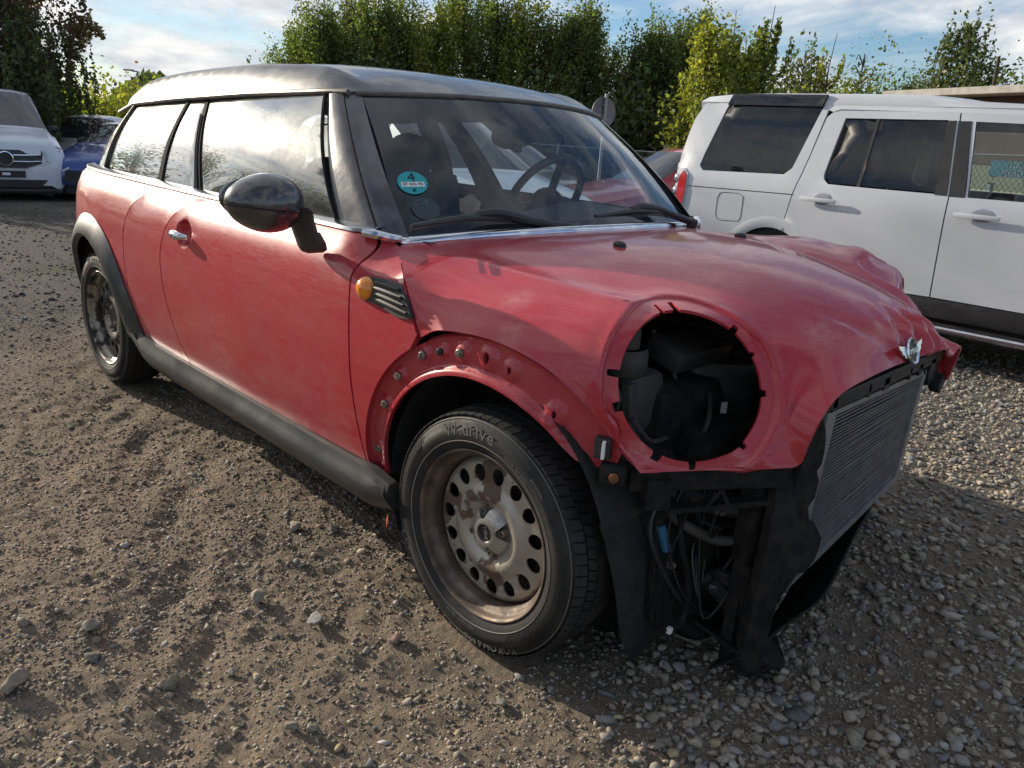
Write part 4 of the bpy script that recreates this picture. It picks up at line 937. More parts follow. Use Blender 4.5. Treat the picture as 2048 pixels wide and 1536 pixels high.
b = MB(); b.ball((-.80, .02, 1.215), (.022, .115, .050), 24, 12, Matrix.Rotation(.15, 3, 'X')); b.ball((-.79, .02, 1.165), (.015, .02, .012)); b.tube([(-.80, .02, 1.22), (-.77, .02, 1.29)], .012, 6); b.build('rear_view_mirror', 'car_black', cab, True)
b = MB(); b.box((-.80, .14, 1.285), (.06, .06, .03), None, .01); b.build('rain_sensor', 'car_black', cab, True)
# inner frames of the window pillars and roof lining
for sgn in (-1, 1):
    for x0, x1, nm in ((-1.72, -1.58, 'inner_pillar'), (-2.06, -1.93, 'inner_pillar'), (-2.80, -2.62, 'inner_pillar')):
        panel(nm, [(x0, -.1), (x1, -.1), (x1, 1), (x0, 1)], green(sgn, -.03), 'interior_dark', cab, h=.07, th=.03, inward=(0, -sgn, 0))
    b = MB(); b.box((-1.65, sgn*.715, .78), (1.9, .04, .28), None, .01); b.build('door_card', 'interior_dark', cab)
def lin(P): X = roof(P); X[:, 2] -= .035; X[:, 1] *= .97; return X
panel('roof_lining', [(.03, -1), (.97, -1), (.97, 1), (.03, 1)], lin, 'interior_grey', cab, h=.08, th=0)

# ---- bared front end
fe = empty('front_end', (0, 0, 0)); fe.parent = mini
TL, TR, BR, BL = Vector((.545, -.270, .668)), Vector((.545, .288, .676)), Vector((.545, .250, .375)), Vector((.548, -.33, .265))
rad = empty('radiator', (0, 0, 0)); rad.parent = mini
b = MB(); b.add([p+Vector((-.012, 0, 0)) for p in (TL, TR, BR, BL)], [(0, 1, 2, 3)]); b.add([p+Vector((-.05, 0, 0)) for p in (TL, TR, BR, BL)], [(0, 1, 2, 3)]); b.build('radiator_core', 'radiator_fin', rad)
b = MB(); n = 44
for k in range(1, n):
    a, c = TL.lerp(BL, k/n), TR.lerp(BR, k/n); mid = a.lerp(c, .5)+Vector((random.uniform(-.003, .003), 0, random.uniform(-.002, .002)))
    h = .0022; L = [a, mid, c]
    V = [p+Vector((dx, 0, dz)) for p in L for dx, dz in ((-.010, -h), (.003, -h*.6), (.003, h*.6), (-.010, h))]
    b.add(V, [(i*4+j, i*4+j+1, (i+1)*4+j+1, (i+1)*4+j) for i in range(2) for j in range(3)])
f_ = b.build('radiator_tubes', 'alloy', rad); f_['kind'] = 'stuff'
for p, q, r in ((TL, BL, .024), (TR, BR, .011), (BR, BL, .011), (TL, TR, .006)):
    b = MB(); d = (q-p).normalized(); sd_ = Vector((1, 0, 0)).cross(d); V = []
    for u in (p-d*.004, q+d*.004):
        for dx, w_ in ((-.025, -1), (.010, -1), (.010, 1), (-.025, 1)): V.append(u+Vector((dx, 0, 0))+sd_*w_*r)
    b.add(V, [(0, 1, 2, 3), (4, 7, 6, 5), (0, 4, 5, 1), (1, 5, 6, 2), (2, 6, 7, 3), (3, 7, 4, 0)]); b.build('radiator_frame', 'alloy', rad)
b = MB(); b.tube([TL+Vector((-.03, .0, .012)), TL.lerp(TR, .25)+Vector((-.02, 0, .022)), TL.lerp(TR, .5)+Vector((-.015, 0, .014))], [.020, .022, .012], 10, smooth_n=5); b.build('coolant_pipe', 'hose_grey', fe, True)
b = MB(); b.box((.525, .0, .712), (.09, .70, .035), Matrix.Rotation(.02, 3, 'X'), .004)
for y, w_ in ((-.30, .02), (-.12, .012), (-.02, .03), (.13, .012), (.20, .02), (.29, .03)): b.box((.545, y, .700), (.05, w_, .030), None)
b.box((.53, .365, .66), (.05, .07, .05), Matrix.Rotation(.4, 3, 'X'), .01); b.box((.56, .39, .63), (.03, .05, .03), Matrix.Rotation(.9, 3, 'X'), .005); b.build('slam_panel', 'car_black', fe, True)
# ragged black carrier plate left of the radiator
def cp(P): y, z = P[:, 0], P[:, 1]; return np.stack([.572+.006*np.sin(z*22)-.10*sstep(.3, .0, z)+.3*(y+.35)*0, y, z], 1)
ol = [(-.42, .60), (-.40, .69), (-.375, .695), (-.345, .655), (-.325, .60), (-.315, .565), (-.33, .552), (-.30, .52), (-.305, .48), (-.335, .465), (-.325, .435), (-.30, .42), (-.25, .365), (-.255, .315), (-.285, .285), (-.335, .30), (-.36, .27), (-.37, .20), (-.38, .14), (-.39, .10), (-.42, .09), (-.425, .25), (-.43, .5)]
panel('radiator_duct', ol, cp, 'engine_black', fe, h=.04, th=.012, inward=(-1, 0, 0), back=True)
b = MB(); b.tube([(.525, -.40, .60), (.555, -.44, .45), (.545, -.44, .22), (.53, -.42, .06)], [.026, .034, .036, .03], 8, smooth_n=6); b.tube([(.47, -.40, .60), (.49, -.42, .3), (.48, -.40, .05)], .03, 8, smooth_n=5); b.box((.47, -.30, .38), (.03, .30, .55), Matrix.Rotation(.1, 3, 'Z'), .006); b.build('duct_rib', 'engine_black', fe, True)
def fl2(P): s, w_ = P[:, 0], P[:, 1]; return np.stack([.56-.10*w_+.03*np.sin(s*5), -.46+.75*s, .20+.16*s-.10*w_-.06*(1-s)+.014*np.sin(s*14)], 1)
panel('lower_duct', [(0, 0), (1, 0), (1, 1), (.5, 1.1), (0, 1)], fl2, 'engine_black', fe, h=.12, th=.006, inward=(0, 0, -1))
b = MB()
V = [(.40, -.46, .14), (.52, -.47, .13), (.575, -.33, .04), (.555, -.26, .018), (.50, -.20, .03), (.40, -.24, .05)]; b.add(V+[(x, y, z-.008) for x, y, z in V], [tuple(range(6)), tuple(range(6, 12))[::-1]]+[(i, (i+1) % 6, 6+(i+1) % 6, 6+i) for i in range(6)]); b.build('splash_shield', 'engine_black', fe)
# crash-beam carrier under the bonnet edge
b = MB(); b.box((.44, -.565, .553), (.035, .34, .045), Matrix.Rotation(-.68, 3, 'Z') @ Matrix.Rotation(.05, 3, 'X'), .006); b.box((.375, -.655, .52), (.05, .06, .07), Matrix.Rotation(-.5, 3, 'Z'), .01)
for k in (0, 3, 6): b.tube([(.355+.030*k, -.675+.036*k, .475), (.375+.030*k, -.650+.036*k, .528)], .005, 5); b.tube([(.395+.030*k, -.63+.036*k, .475), (.375+.030*k, -.650+.036*k, .528)], .005, 5)
b.box((.455, -.53, .485), (.03, .22, .012), Matrix.Rotation(-.68, 3, 'Z') @ Matrix.Rotation(.12, 3, 'X')); b.box((.325, -.735, .567), (.055, .055, .040), Matrix.Rotation(.5, 3, 'Z'), .008); b.box((.50, -.40, .43), (.05, .12, .20), Matrix.Rotation(-.3, 3, 'Z'), .01); b.build('bumper_carrier', 'engine_black', fe, True)
b = MB(); b.box((.300, -.742, .618), (.035, .045, .045), Matrix.Rotation(.4, 3, 'Z'), .004); b.build('bumper_clip', 'car_black', fe)
b = MB(); b.box((.315, -.764, .620), (.006, .022, .035), Matrix.Rotation(.5, 3, 'Z')); b.build('clip_label', 'white_label', fe)
b = MB(); b.lathe([(0, .007), (.004, .007), (.004, .004), (.010, .003), (.010, 0)], (.346, -.762, .568), (.7, -.7, .1), 18); b.build('rusty_bolt', 'rust', fe, True)
for c in ((.415, -.60, .535), (.50, -.43, .395), (.515, -.405, .41), (.53, -.375, .425)):
    b = MB(); b.lathe([(0, .006), (.004, .006), (.005, .002), (.010, .002), (.010, 0)], c, (.8, -.6, 0), 14); b.build('bracket_bolt', 'alloy', fe, True)
b = MB(); b.tube([(.30, -.56, .46), (.38, -.55, .42), (.43, -.48, .375), (.46, -.43, .37), (.45, -.38, .38)], .012, 10, smooth_n=6); b.build('metal_pipe', 'engine_grey', fe, True)
b = MB(); b.tube([(.365, -.60, .42), (.38, -.585, .36)], .011, 10); b.build('blue_connector', 'blue_plastic', fe, True)
for L, r in (([(.36, -.60, .53), (.36, -.60, .40), (.35, -.58, .22), (.36, -.56, .15), (.39, -.52, .13)], .009), ([(.37, -.58, .53), (.365, -.60, .36), (.36, -.585, .2), (.375, -.56, .14)], .004), ([(.38, -.56, .52), (.39, -.55, .38), (.41, -.52, .26), (.40, -.51, .16), (.38, -.53, .13)], .008), ([(.39, -.54, .52), (.40, -.56, .44), (.38, -.59, .3), (.37, -.57, .16)], .003), ([(.42, -.50, .50), (.41, -.53, .44), (.44, -.47, .40)], .004), ([(.36, -.57, .18), (.39, -.53, .10), (.42, -.52, .06)], .003)):
    b = MB(); b.tube(L, r, 7, smooth_n=7); b.build('cable', 'engine_black', fe, True)
rw = random.Random(11)
for k in range(10):
    x0, y0 = .30+rw.uniform(0, .16), -.62+rw.uniform(0, .24); x1, y1 = .30+rw.uniform(0, .2), -.60+rw.uniform(0, .34)
    L = [(x0, y0, .52), (x0+rw.uniform(-.02, .04), y0+rw.uniform(-.03, .05), .40), ((x0+x1)/2, (y0+y1)/2, rw.uniform(.10, .42)), (x1, y1+rw.uniform(-.05, .1), rw.uniform(.12, .46)), (x1-.04, y1+.05, rw.uniform(.2, .5))]
    b = MB(); b.tube(L, rw.choice((.002, .003, .004, .006)), 6, smooth_n=6); b.build('cable', rw.choice(('car_black', 'engine_grey', 'engine_black')), fe, True)
for k in range(9):
    c = (.33+rw.uniform(0, .16), -.55+rw.uniform(0, .3), rw.uniform(.12, .48)); s_ = rw.uniform(.012, .03)
    b = MB(); b.box(c, (s_*1.4, s_, s_), Matrix.Rotation(rw.uniform(-1, 1), 3, 'Z') @ Matrix.Rotation(rw.uniform(-1, 1), 3, 'X'), .003); b.lathe([(0, s_), (s_*.4, s_), (s_*.4, 0)], c, (1, -.4, rw.uniform(-.3, .3)), 10); b.build('connector', rw.choice(('car_black', 'engine_grey', 'bolt_metal')), fe, True)
b = MB(); b.lathe([(.03, .02), (.055, .02), (.06, .012), (.06, -.012), (.03, -.02)], (.36, -.30, .27), (.9, -.4, .1), 22); b.lathe([(0, .03), (.012, .03), (.014, .02), (.03, .018)], (.36, -.30, .27), (.9, -.4, .1), 14); b.build('belt_pulley', 'engine_grey', fe, True)
b = MB(); b.tube([(.33, -.56, .49), (.40, -.50, .46), (.46, -.42, .44), (.48, -.36, .40)], .022, 10, smooth_n=5)
for k in range(12): q_ = k/11; b.lathe([(.022, -.003), (.026, 0), (.022, .003)], (.33+.15*q_, -.56+.20*q_, .49-.09*q_+.015*math.sin(q_*PI)), (.55, .75, -.3), 12)
b.build('bellows_hose', 'car_black', fe, True)
b = MB(); b.box((.385, -.535, .135), (.014, .014, .016), None, .003); b.build('white_connector', 'white_label', fe)
b = MB(); b.lathe([(0, .02), (.09, .018), (.105, .01), (.11, -.02), (.08, -.05)], (.33, -.33, .12), (.5, -.3, .4), 26); b.build('lower_pulley', 'engine_black', fe, True)
b = MB(); b.tube([(.30, -.45, .28), (.42, -.38, .20), (.48, -.34, .08)], [.02, .028, .03], 8, smooth_n=4); b.build('lower_arm', 'engine_grey', fe, True)
b = MB(); b.box((.22, -.10, .35), (.35, .75, .50), None, .06); b.box((.05, -.1, .6), (.5, .9, .2), None, .05); b.box((.05, .05, .75), (.45, .7, .12), None, .04); b.build('engine_block', 'engine_black', fe, True)
# contents behind the near lamp opening
b = MB(); b.lathe([(0, .045), (.028, .045), (.034, .038), (.034, 0)], (.215, -.60, .79), (0, 0, 1), 20); b.lathe([(.050, 0), (.055, -.012), (.055, -.045), (.046, -.06)], (.215, -.60, .79), (0, 0, 1), 20); b.box((.205, -.565, .665), (.13, .13, .14), None, .03); b.tube([(.25, -.62, .72), (.255, -.60, .60), (.27, -.56, .52)], .020, 8, smooth_n=4); b.box((.20, -.585, .50), (.12, .10, .20), None, .02); b.build('fluid_tank', 'engine_grey', fe, True)
b = MB(); b.box((.24, -.262, .60), (.14, .17, .25), Matrix.Rotation(-.6, 3, 'Z'), .015); b.box((.24, -.38, .76), (.10, .22, .05), Matrix.Rotation(.3, 3, 'Y'), .01); b.box((.30, -.40, .50), (.10, .10, .10), None, .01); bx = b.build('air_box', 'black_plastic', fe, True)
cN = Vector((math.cos(-.6), math.sin(-.6), 0)); cT = Vector((-math.sin(-.6), math.cos(-.6), 0))
b = MB(); o = Vector((.24, -.262, .60))+cN*.072+Vector((0, 0, .01)); b.add([o+cT*a+Vector((0, 0, z)) for a, z in ((-.017, -.019), (.017, -.017), (.017, .019), (-.017, .017))], [(0, 1, 2, 3)]); b.build('part_label', 'white_label', fe)
for L in ([(.22, -.52, .70), (.27, -.50, .60), (.25, -.42, .52), (.28, -.33, .50)], [(.18, -.45, .80), (.25, -.44, .70), (.27, -.47, .62), (.24, -.52, .55)], [(.30, -.66, .66), (.31, -.60, .60), (.30, -.52, .585)], [(.20, -.69, .76), (.24, -.68, .70), (.25, -.66, .66)], [(.22, -.68, .75), (.26, -.66, .70), (.23, -.64, .62)], [(.33, -.44, .55), (.34, -.42, .62), (.30, -.36, .66)]):
    b = MB(); b.tube(L, .006, 6, smooth_n=5); b.build('cable', 'engine_grey', fe, True)
b = MB(); b.box((.08, -.55, .62), (.02, .26, .50)); b.build('inner_wing', 'engine_black', fe)
# =================================================================== GROUND
def gz0(x, y):
    """large shape of the yard: it falls away gently from the spot where the red car stands"""
    dx = np.maximum(np.maximum(-3.0-x, x-2.0), 0); dy = np.maximum(np.maximum(-2.6-y, y-0.9), 0); d = np.hypot(dx, dy)
    return -0.62*(1-np.exp(-d/8.5))
def fbm(P, sc, octs=3):
    out = np.empty(len(P))
    for i, p in enumerate(P): out[i] = noise.fractal(Vector((p[0]*sc, p[1]*sc, 0.37)), 0.9, 2.1, octs)
    return out
def axis_coords(lo, hi, step, far, gr=1.09):
    a = list(np.arange(lo, hi, step)); s = step; x = a[-1]
    while x < far: s *= gr; x += s; a.append(x)
    s = step; x = a[0]; b = []
    while x > -far: s *= gr; x -= s; b.append(x)
    return np.array(b[::-1]+a)
gxs = axis_coords(-2.4, 1.3, .0125, 900, 1.07); gys = axis_coords(-2.15, .55, .0125, 900, 1.07)
GX, GY = np.meshgrid(gxs, gys, indexing='ij'); GP = np.stack([GX.ravel(), GY.ravel()], 1)
rad_ = np.hypot(GP[:, 0]+.5, GP[:, 1]); nearm = rad_ < 22
GZ = gz0(GP[:, 0], GP[:, 1]); q = GP[nearm]
k_ = np.clip(1-(rad_[nearm]-6)/16, .15, 1)
bump_ = 0.020*fbm(q, 1.1, 3)+0.010*fbm(q*[1.0, 1.8]+7, 4.5, 3)+0.0070*fbm(q+3, 17, 3)+0.0042*fbm(q*[1, 1.3]+9, 48, 2)*(np.hypot(q[:, 0]-.2, q[:, 1]+.6) < 4.5)
# tyre ruts: long soft grooves left of the car
rut = -0.016*np.exp(-((q[:, 1]+1.55+.12*np.sin(q[:, 0]*1.3)+.25*(q[:, 0]-.3))/.10)**2)*(0.6+.4*np.sin(q[:, 0]*26+q[:, 1]*30))
GZ[nearm] += (bump_+rut)*k_
# keep level contact patches for the tyres
for cx_, cy_ in ((0, -.73), (0, .73), (-2.547, -.73), (-2.547, .73)):
    w_ = np.exp(-(((GP[:, 0]-cx_)/.20)**2+((GP[:, 1]-cy_)/.16)**2)); GZ = GZ*(1-w_)+(-0.002)*w_
nx_, ny_ = len(gxs), len(gys)
I = np.arange(nx_*ny_).reshape(nx_, ny_)
Fq = np.stack([I[:-1, :-1].ravel(), I[1:, :-1].ravel(), I[1:, 1:].ravel(), I[:-1, 1:].ravel()], 1)
def mesh_np(name, V, F, m, parent=None, smooth=False, tint=None, kind=None):
    me = bpy.data.meshes.new(name); V = np.ascontiguousarray(V, np.float32); F = np.ascontiguousarray(F, np.int32); k = F.shape[1]
    me.vertices.add(len(V)); me.vertices.foreach_set('co', V.ravel()); me.loops.add(F.size); me.loops.foreach_set('vertex_index', F.ravel())
    me.polygons.add(len(F)); me.polygons.foreach_set('loop_start', np.arange(0, F.size, k, dtype=np.int32)); me.polygons.foreach_set('loop_total', np.full(len(F), k, np.int32))
    if smooth: me.polygons.foreach_set('use_smooth', np.ones(len(F), bool))
    me.materials.append(MATS[m]); me.update(calc_edges=True)
    if tint is not None:
        at = me.attributes.new('tint', 'FLOAT_COLOR', 'POINT'); c = np.ones((len(V), 4), np.float32); c[:, :3] = tint; at.data.foreach_set('color', c.ravel())
    o = bpy.data.objects.new(name, me); COL.objects.link(o)
    if parent is not None: o.parent = parent
    if kind: o['kind'] = kind
    return o
def ground_mat():
    m = bpy.data.materials.new('dirt'); m.use_nodes = True; N = NT(m.node_tree)
    b = N.new('ShaderNodeBsdfPrincipled'); out = N.new('ShaderNodeOutputMaterial'); N.l.new(b.outputs[0], out.inputs[0])
    tcn = N.new('ShaderNodeTexCoord'); ob = tcn.outputs['Object']
    a = N.noise(ob, 0.9, 5, 0.6); c = N.mix(N.maprange(a, .35, .65, 0, 1), (0.40, 0.32, 0.235), (0.30, 0.245, 0.185))
    d = N.noise(ob, 55, 6, 0.75); c = N.mix(N.maprange(d, .38, .68, 0, .75), c, (0.16, 0.13, 0.10))
    e = N.noise(ob, 210, 3, 0.7); c = N.mix(N.maprange(e, .52, .72, 0, .6), c, (0.36, 0.32, 0.26))
    # darker, greyer ground towards the back, greener in patches
    sp = N.new('ShaderNodeSeparateXYZ'); N.l.new(ob, sp.inputs[0])
    far = N.maprange(sp.outputs[0], -1.9, -4.6, 0, 1); st = N.noise(ob, 17, 5, .8)
    c = N.mix(N.math('MULTIPLY', far, .85), c, N.ramp(st, [(.3, (.045, .045, .048)), (.55, (.085, .085, .088)), (.78, (.17, .168, .165))]))
    far2 = N.maprange(sp.outputs[1], .9, 2.2, 0, 1); c = N.mix(far2, c, N.ramp(st, [(.35, (.11, .10, .085)), (.6, (.24, .22, .19)), (.8, (.36, .33, .28))]))
    gr = N.maprange(N.noise(ob, .35, 4, .6), .56, .66, 0, 1); c = N.mix(N.math('MULTIPLY', gr, N.math('MULTIPLY', far, .6)), c, (.055, .07, .03))
    N.put(b.inputs['Base Color'], c); b.inputs['Roughness'].default_value = .95; b.inputs['Specular IOR Level'].default_value = .15
    hsum = N.math('ADD', N.math('MULTIPLY', N.noise(ob, 70, 6, .75), 1.0), N.math('MULTIPLY', e, .5))
    vr = N.new('ShaderNodeTexVoronoi'); vr.inputs['Scale'].default_value = 46; N.l.new(ob, vr.inputs['Vector'])
    hsum = N.math('SUBTRACT', hsum, N.math('MULTIPLY', vr.outputs['Distance'], .7))
    bn = N.new('ShaderNodeBump'); bn.inputs['Strength'].default_value = 1.0; bn.inputs['Distance'].default_value = .026; N.put(bn.inputs['Height'], hsum); N.l.new(bn.outputs[0], b.inputs['Normal'])
    MATS['dirt'] = m
ground_mat()
ground = mesh_np('ground', np.stack([GP[:, 0], GP[:, 1], GZ], 1), Fq, 'dirt', smooth=True, kind='structure')
def gzi(x, y):
    """height of the built ground at points"""
    x = np.asarray(x, float); y = np.asarray(y, float)
    i = np.clip(np.searchsorted(gxs, x)-1, 0, nx_-2); j = np.clip(np.searchsorted(gys, y)-1, 0, ny_-2)
    fx = (x-gxs[i])/(gxs[i+1]-gxs[i]); fy = (y-gys[j])/(gys[j+1]-gys[j]); Z = GZ.reshape(nx_, ny_)
    return Z[i, j]*(1-fx)*(1-fy)+Z[i+1, j]*fx*(1-fy)+Z[i, j+1]*(1-fx)*fy+Z[i+1, j+1]*fx*fy
# ---- gravel
def ico(sub):
    bm = bmesh.new(); bmesh.ops.create_icosphere(bm, subdivisions=sub, radius=1); V = np.array([v.co[:] for v in bm.verts]); F = np.array([[v.index for v in f.verts] for f in bm.faces]); bm.free(); return V, F
rng = np.random.default_rng(5)
def stone_shapes(sub, n):
    V, F = ico(max(sub, 1)); L = []; V = V*(1+rng.normal(0, .02, (len(V), 1)))
    if sub == 0:
        V = np.array([(1, 0, 0), (-1, 0, 0), (0, 1, 0), (0, -1, 0), (0, 0, 1), (0, 0, -1)], float); F = np.array([(0, 2, 4), (2, 1, 4), (1, 3, 4), (3, 0, 4), (2, 0, 5), (1, 2, 5), (3, 1, 5), (0, 3, 5)])
        return [V*(1+rng.normal(0, .16, (6, 1)))+rng.normal(0, .16, (6, 3)) for _ in range(n)], F
    for _ in range(n):
        W_ = V.copy()
        for _k in range(10):      # cut facets
            d = rng.normal(size=3); d /= np.linalg.norm(d); h = rng.uniform(.34, .80); t = W_@d; W_ -= np.outer(np.maximum(t-h, 0), d)
        W_ *= 1+rng.normal(0, .10, (len(W_), 1)); L.append(W_)
    return L, F
def stone_mat():
    m = bpy.data.materials.new('stone'); m.use_nodes = True; N = NT(m.node_tree)
    b = N.new('ShaderNodeBsdfPrincipled'); out = N.new('ShaderNodeOutputMaterial'); N.l.new(b.outputs[0], out.inputs[0])
    at = N.new('ShaderNodeAttribute'); at.attribute_name = 'tint'; tcn = N.new('ShaderNodeTexCoord')
    f = N.noise(tcn.outputs['Object'], 90, 5, .7); c = N.mix(1.0, at.outputs['Color'], N.ramp(f, [(.3, .62), (.7, 1.15)]), 'MULTIPLY')
    N.put(b.inputs['Base Color'], c); b.inputs['Roughness'].default_value = .9; b.inputs['Specular IOR Level'].default_value = .25
    bn = N.new('ShaderNodeBump'); bn.inputs['Strength'].default_value = .5; bn.inputs['Distance'].default_value = .003; N.put(bn.inputs['Height'], N.noise(tcn.outputs['Object'], 240, 4, .7)); N.l.new(bn.outputs[0], b.inputs['Normal'])
    MATS['stone'] = m
stone_mat()
PAL = np.array([(.30, .26, .20), (.27, .23, .18), (.35, .31, .25), (.22, .20, .17), (.23, .22, .205), (.29, .22, .18), (.34, .325, .30), (.15, .155, .155), (.25, .215, .16), (.30, .235, .205), (.37, .30, .17)])
PW = np.array([.2, .18, .13, .12, .12, .07, .05, .06, .04, .02, .01])
def scatter(name, X, Y, S, sub=1, nshape=14, sink=.35, cool=0.0, flat=.62):
    shapes, F0 = stone_shapes(sub, nshape); n = len(X); nv = len(shapes[0]); SH = np.array(shapes)
    k = rng.integers(0, nshape, n); Vb = SH[k]                       # n, nv, 3
    sc = np.stack([S*rng.uniform(.75, 1.25, n), S*rng.uniform(.65, 1.0, n), S*flat*rng.uniform(.6, 1.1, n)], 1); Vb = Vb*sc[:, None]
    a = rng.uniform(0, 2*PI, n); t = rng.normal(0, .28, n); ct, st = np.cos(t), np.sin(t)
    y2 = Vb[..., 1]*ct[:, None]-Vb[..., 2]*st[:, None]; z2 = Vb[..., 1]*st[:, None]+Vb[..., 2]*ct[:, None]
    ca, sa = np.cos(a)[:, None], np.sin(a)[:, None]; x3 = Vb[..., 0]*ca-y2*sa; y3 = Vb[..., 0]*sa+y2*ca
    Z = gzi(X, Y)+sc[:, 2]*(1-2*sink)
    V = np.stack([x3+X[:, None], y3+Y[:, None], z2+Z[:, None]], 2).reshape(-1, 3)
    F = (F0[None]+(np.arange(n)*nv)[:, None, None]).reshape(-1, 3)
    c = PAL[rng.choice(len(PAL), n, p=PW/PW.sum())]*rng.uniform(.85, 1.3, (n, 1)); far_ = sstep(-1.9, -4.6, X)[:, None]; c = c*(1-.5*far_); c = c*(1-cool)+c.mean(1, keepdims=True)*np.array([.96, 1.0, 1.04])*cool
    return mesh_np(name, V, F, 'stone', tint=np.repeat(c, nv, 0), kind='stuff')
MUD = (.72, -.02)
camxy = np.array(CAMP[:2])
def fan(n, r0, r1, p=1.0, half=47):
    """points in the wedge before the viewer, denser near by"""
    u = rng.uniform(0, 1, n); r = (r0**(2-p)+(r1**(2-p)-r0**(2-p))*u)**(1/(2-p)); a = YAW+np.radians(rng.uniform(-half, half, n))
    return camxy[0]+r*np.cos(a), camxy[1]+r*np.sin(a)
def coarse(x, y):
    """how much clean coarse gravel lies here, 0..1"""
    e = y+0.75*(x-.15)+.85+.25*np.sin(x*3+y*2); g = sstep(0, .7, e)*sstep(-1.5, -.2, x)
    mud = np.exp(-(((x-MUD[0])/.22)**2+((y-MUD[1])/.28)**2))
    return np.maximum(np.clip(g, 0, 1), sstep(.8, 1.6, y))*(1-.85*mud)
def keep_out(x, y, m=.02):
    ok = np.ones(len(x), bool)
    for cx_, cy_ in ((0, -.72), (-2.547, -.72)): ok &= ~((np.abs(x-cx_) < .12+m) & (np.abs(y-cy_) < .10+m))
    return ok
x, y = fan(190000, .35, 6.5, 1.2); c = coarse(x, y); k = keep_out(x, y) & (rng.uniform(0, 1, len(x)) < (.45+.55*sstep(.35, .6, np.sin(x*2.1+1)*np.cos(y*2.7)*.5+.5))); x, y = x[k], y[k]
S = np.exp(rng.normal(np.log(.0036), .42, len(x))); g1 = scatter('fine_gravel', x, y, np.minimum(S, .012), 0, 24, .35)
x, y = fan(34000, .4, 9.5, 1.05); c = coarse(x, y); k = keep_out(x, y) & (rng.uniform(0, 1, len(x)) < np.clip(.20+c, 0, 1)); x, y, c = x[k], y[k], c[k]
S = np.exp(rng.normal(np.log(.0095), .35, len(x)))*(1+.55*c); g2 = scatter('gravel', x, y, np.minimum(S, .026), 1, 14, .32, cool=.0)
x, y = fan(15000, .5, 8.0, .95, 42); c = coarse(x, y); k = keep_out(x, y, .03) & (rng.uniform(0, 1, len(x)) < np.clip(.014+.95*c, 0, 1)); x, y, c = x[k], y[k], c[k]
S = np.exp(rng.normal(np.log(.0175), .30, len(x))); g3 = scatter('coarse_gravel', x, y, np.minimum(S, .042), 1, 40, .30, cool=.1, flat=.62)
x, y = fan(16000, 5.0, 24.0, .6, 40); S = np.exp(rng.normal(np.log(.019), .35, len(x))); g4 = scatter('yard_gravel', x, y, np.minimum(S, .05), 1, 10, .35, cool=.6)
# ---- single stones one can point to
STN = [(.515, 1205, .030, (.34, .31, .26), 'squared pale stone lying on the dirt left of the front wheel'),
       (632/1000, 1248, .026, (.34, .33, .31), 'grey white rounded stone nearest to the front wheel on the dirt'),
       (.338, 1372, .024, (.27, .23, .17), 'tan upright stone casting a shadow in the lower left dirt'),
       (.180, 1277, .024, (.25, .22, .18), 'flat half buried brown stone left of the tan upright stone'),
       (.030, 1385, .032, (.27, .23, .18), 'large half buried stone at the lower left edge of the dirt'),
       (.185, 1325, .020, (.20, .19, .165), 'dark lumpy stone among crumbs at the lower left'),
       (.588, 1060, .026, (.29, .255, .20), 'dusty beige stone on the dirt below the black sill'),
       (.668, 1066, .016, (.23, .225, .21), 'small grey stone just before the shadow of the sill'),
       (.427, 1203, .015, (.33, .22, .18), 'small pinkish stone left of the squared pale stone'),
       (.587, 1456, .015, (.25, .22, .17), 'brown pebble at the bottom edge, left of its paler twin'),
       (.628, 1460, .014, (.29, .27, .22), 'paler pebble beside the brown pebble at the bottom edge'),
       (.465, 1340, .013, (.32, .30, .25), 'small pale stone right of the tan upright stone'),
       (.795, 1280, .020, (.36, .24, .20), 'pink stone in the sun beside the front tyre'),
       (1.003, 1400, .020, (.33, .30, .24), 'pale rounded stone in the sunlit gravel below the front tyre')]
_C = np.array(CAMP); _M = np.array([list(_R), list(_U), list(_f)])
def hit_ground(u, v, z=0.0):
    d = np.array([(u-1024)/FPX, -(v-768)/FPX, 1.])@_M; t = (z-_C[2])/d[2]; return _C+t*d
for i, (ux, v, s, col, lab) in enumerate(STN):
    p = hit_ground(ux*1000, v); shapes, F0 = stone_shapes(3, 1); V = shapes[0]*np.array([s*1.15, s*.9, s*.72]); a = rng.uniform(0, 6)
    if i in (2,): V = V[:, [2, 1, 0]]
    V = V@np.array(Matrix.Rotation(a, 3, 'Z')).T; z = float(gzi(p[0], p[1]))+s*.48
    o = mesh_np('stone', V, F0, 'stone', tint=np.tile(np.array(col)*.95, (len(V), 1))); o.location = (p[0], p[1], z); tag(o, lab, 'stone')
# dry twigs
for pts, lab in (([(270, 1395), (300, 1412), (330, 1432), (365, 1446)], 'thin dry twig lying on the dirt below the tan stone'),):
    L = []
    for u, v in pts: p = hit_ground(u, v); L.append((p[0], p[1], float(gzi(p[0], p[1]))+.004))
    b = MB(); b.tube(L, [.0012, .0020, .0017, .0008], 5, smooth_n=3); tag(b.build('twig', 'bark'), lab, 'twig')
# autumn leaf caught at the front end of the sill
mat('orange_leaf', (.55, .16, .04), .7)
b = MB(); o_ = Vector((-.315, -.835, .235)); b.add([o_+Vector(v) for v in ((0, 0, 0), (.006, -.006, -.012), (.002, -.004, -.034), (-.006, 0, -.014), (.012, -.004, -.020), (-.002, 0, .006))], [(0, 1, 2, 3), (0, 4, 1), (0, 3, 5)]); tag(b.build('leaf', 'orange_leaf'), 'orange dry leaf stuck at the front end of the black sill', 'leaf')
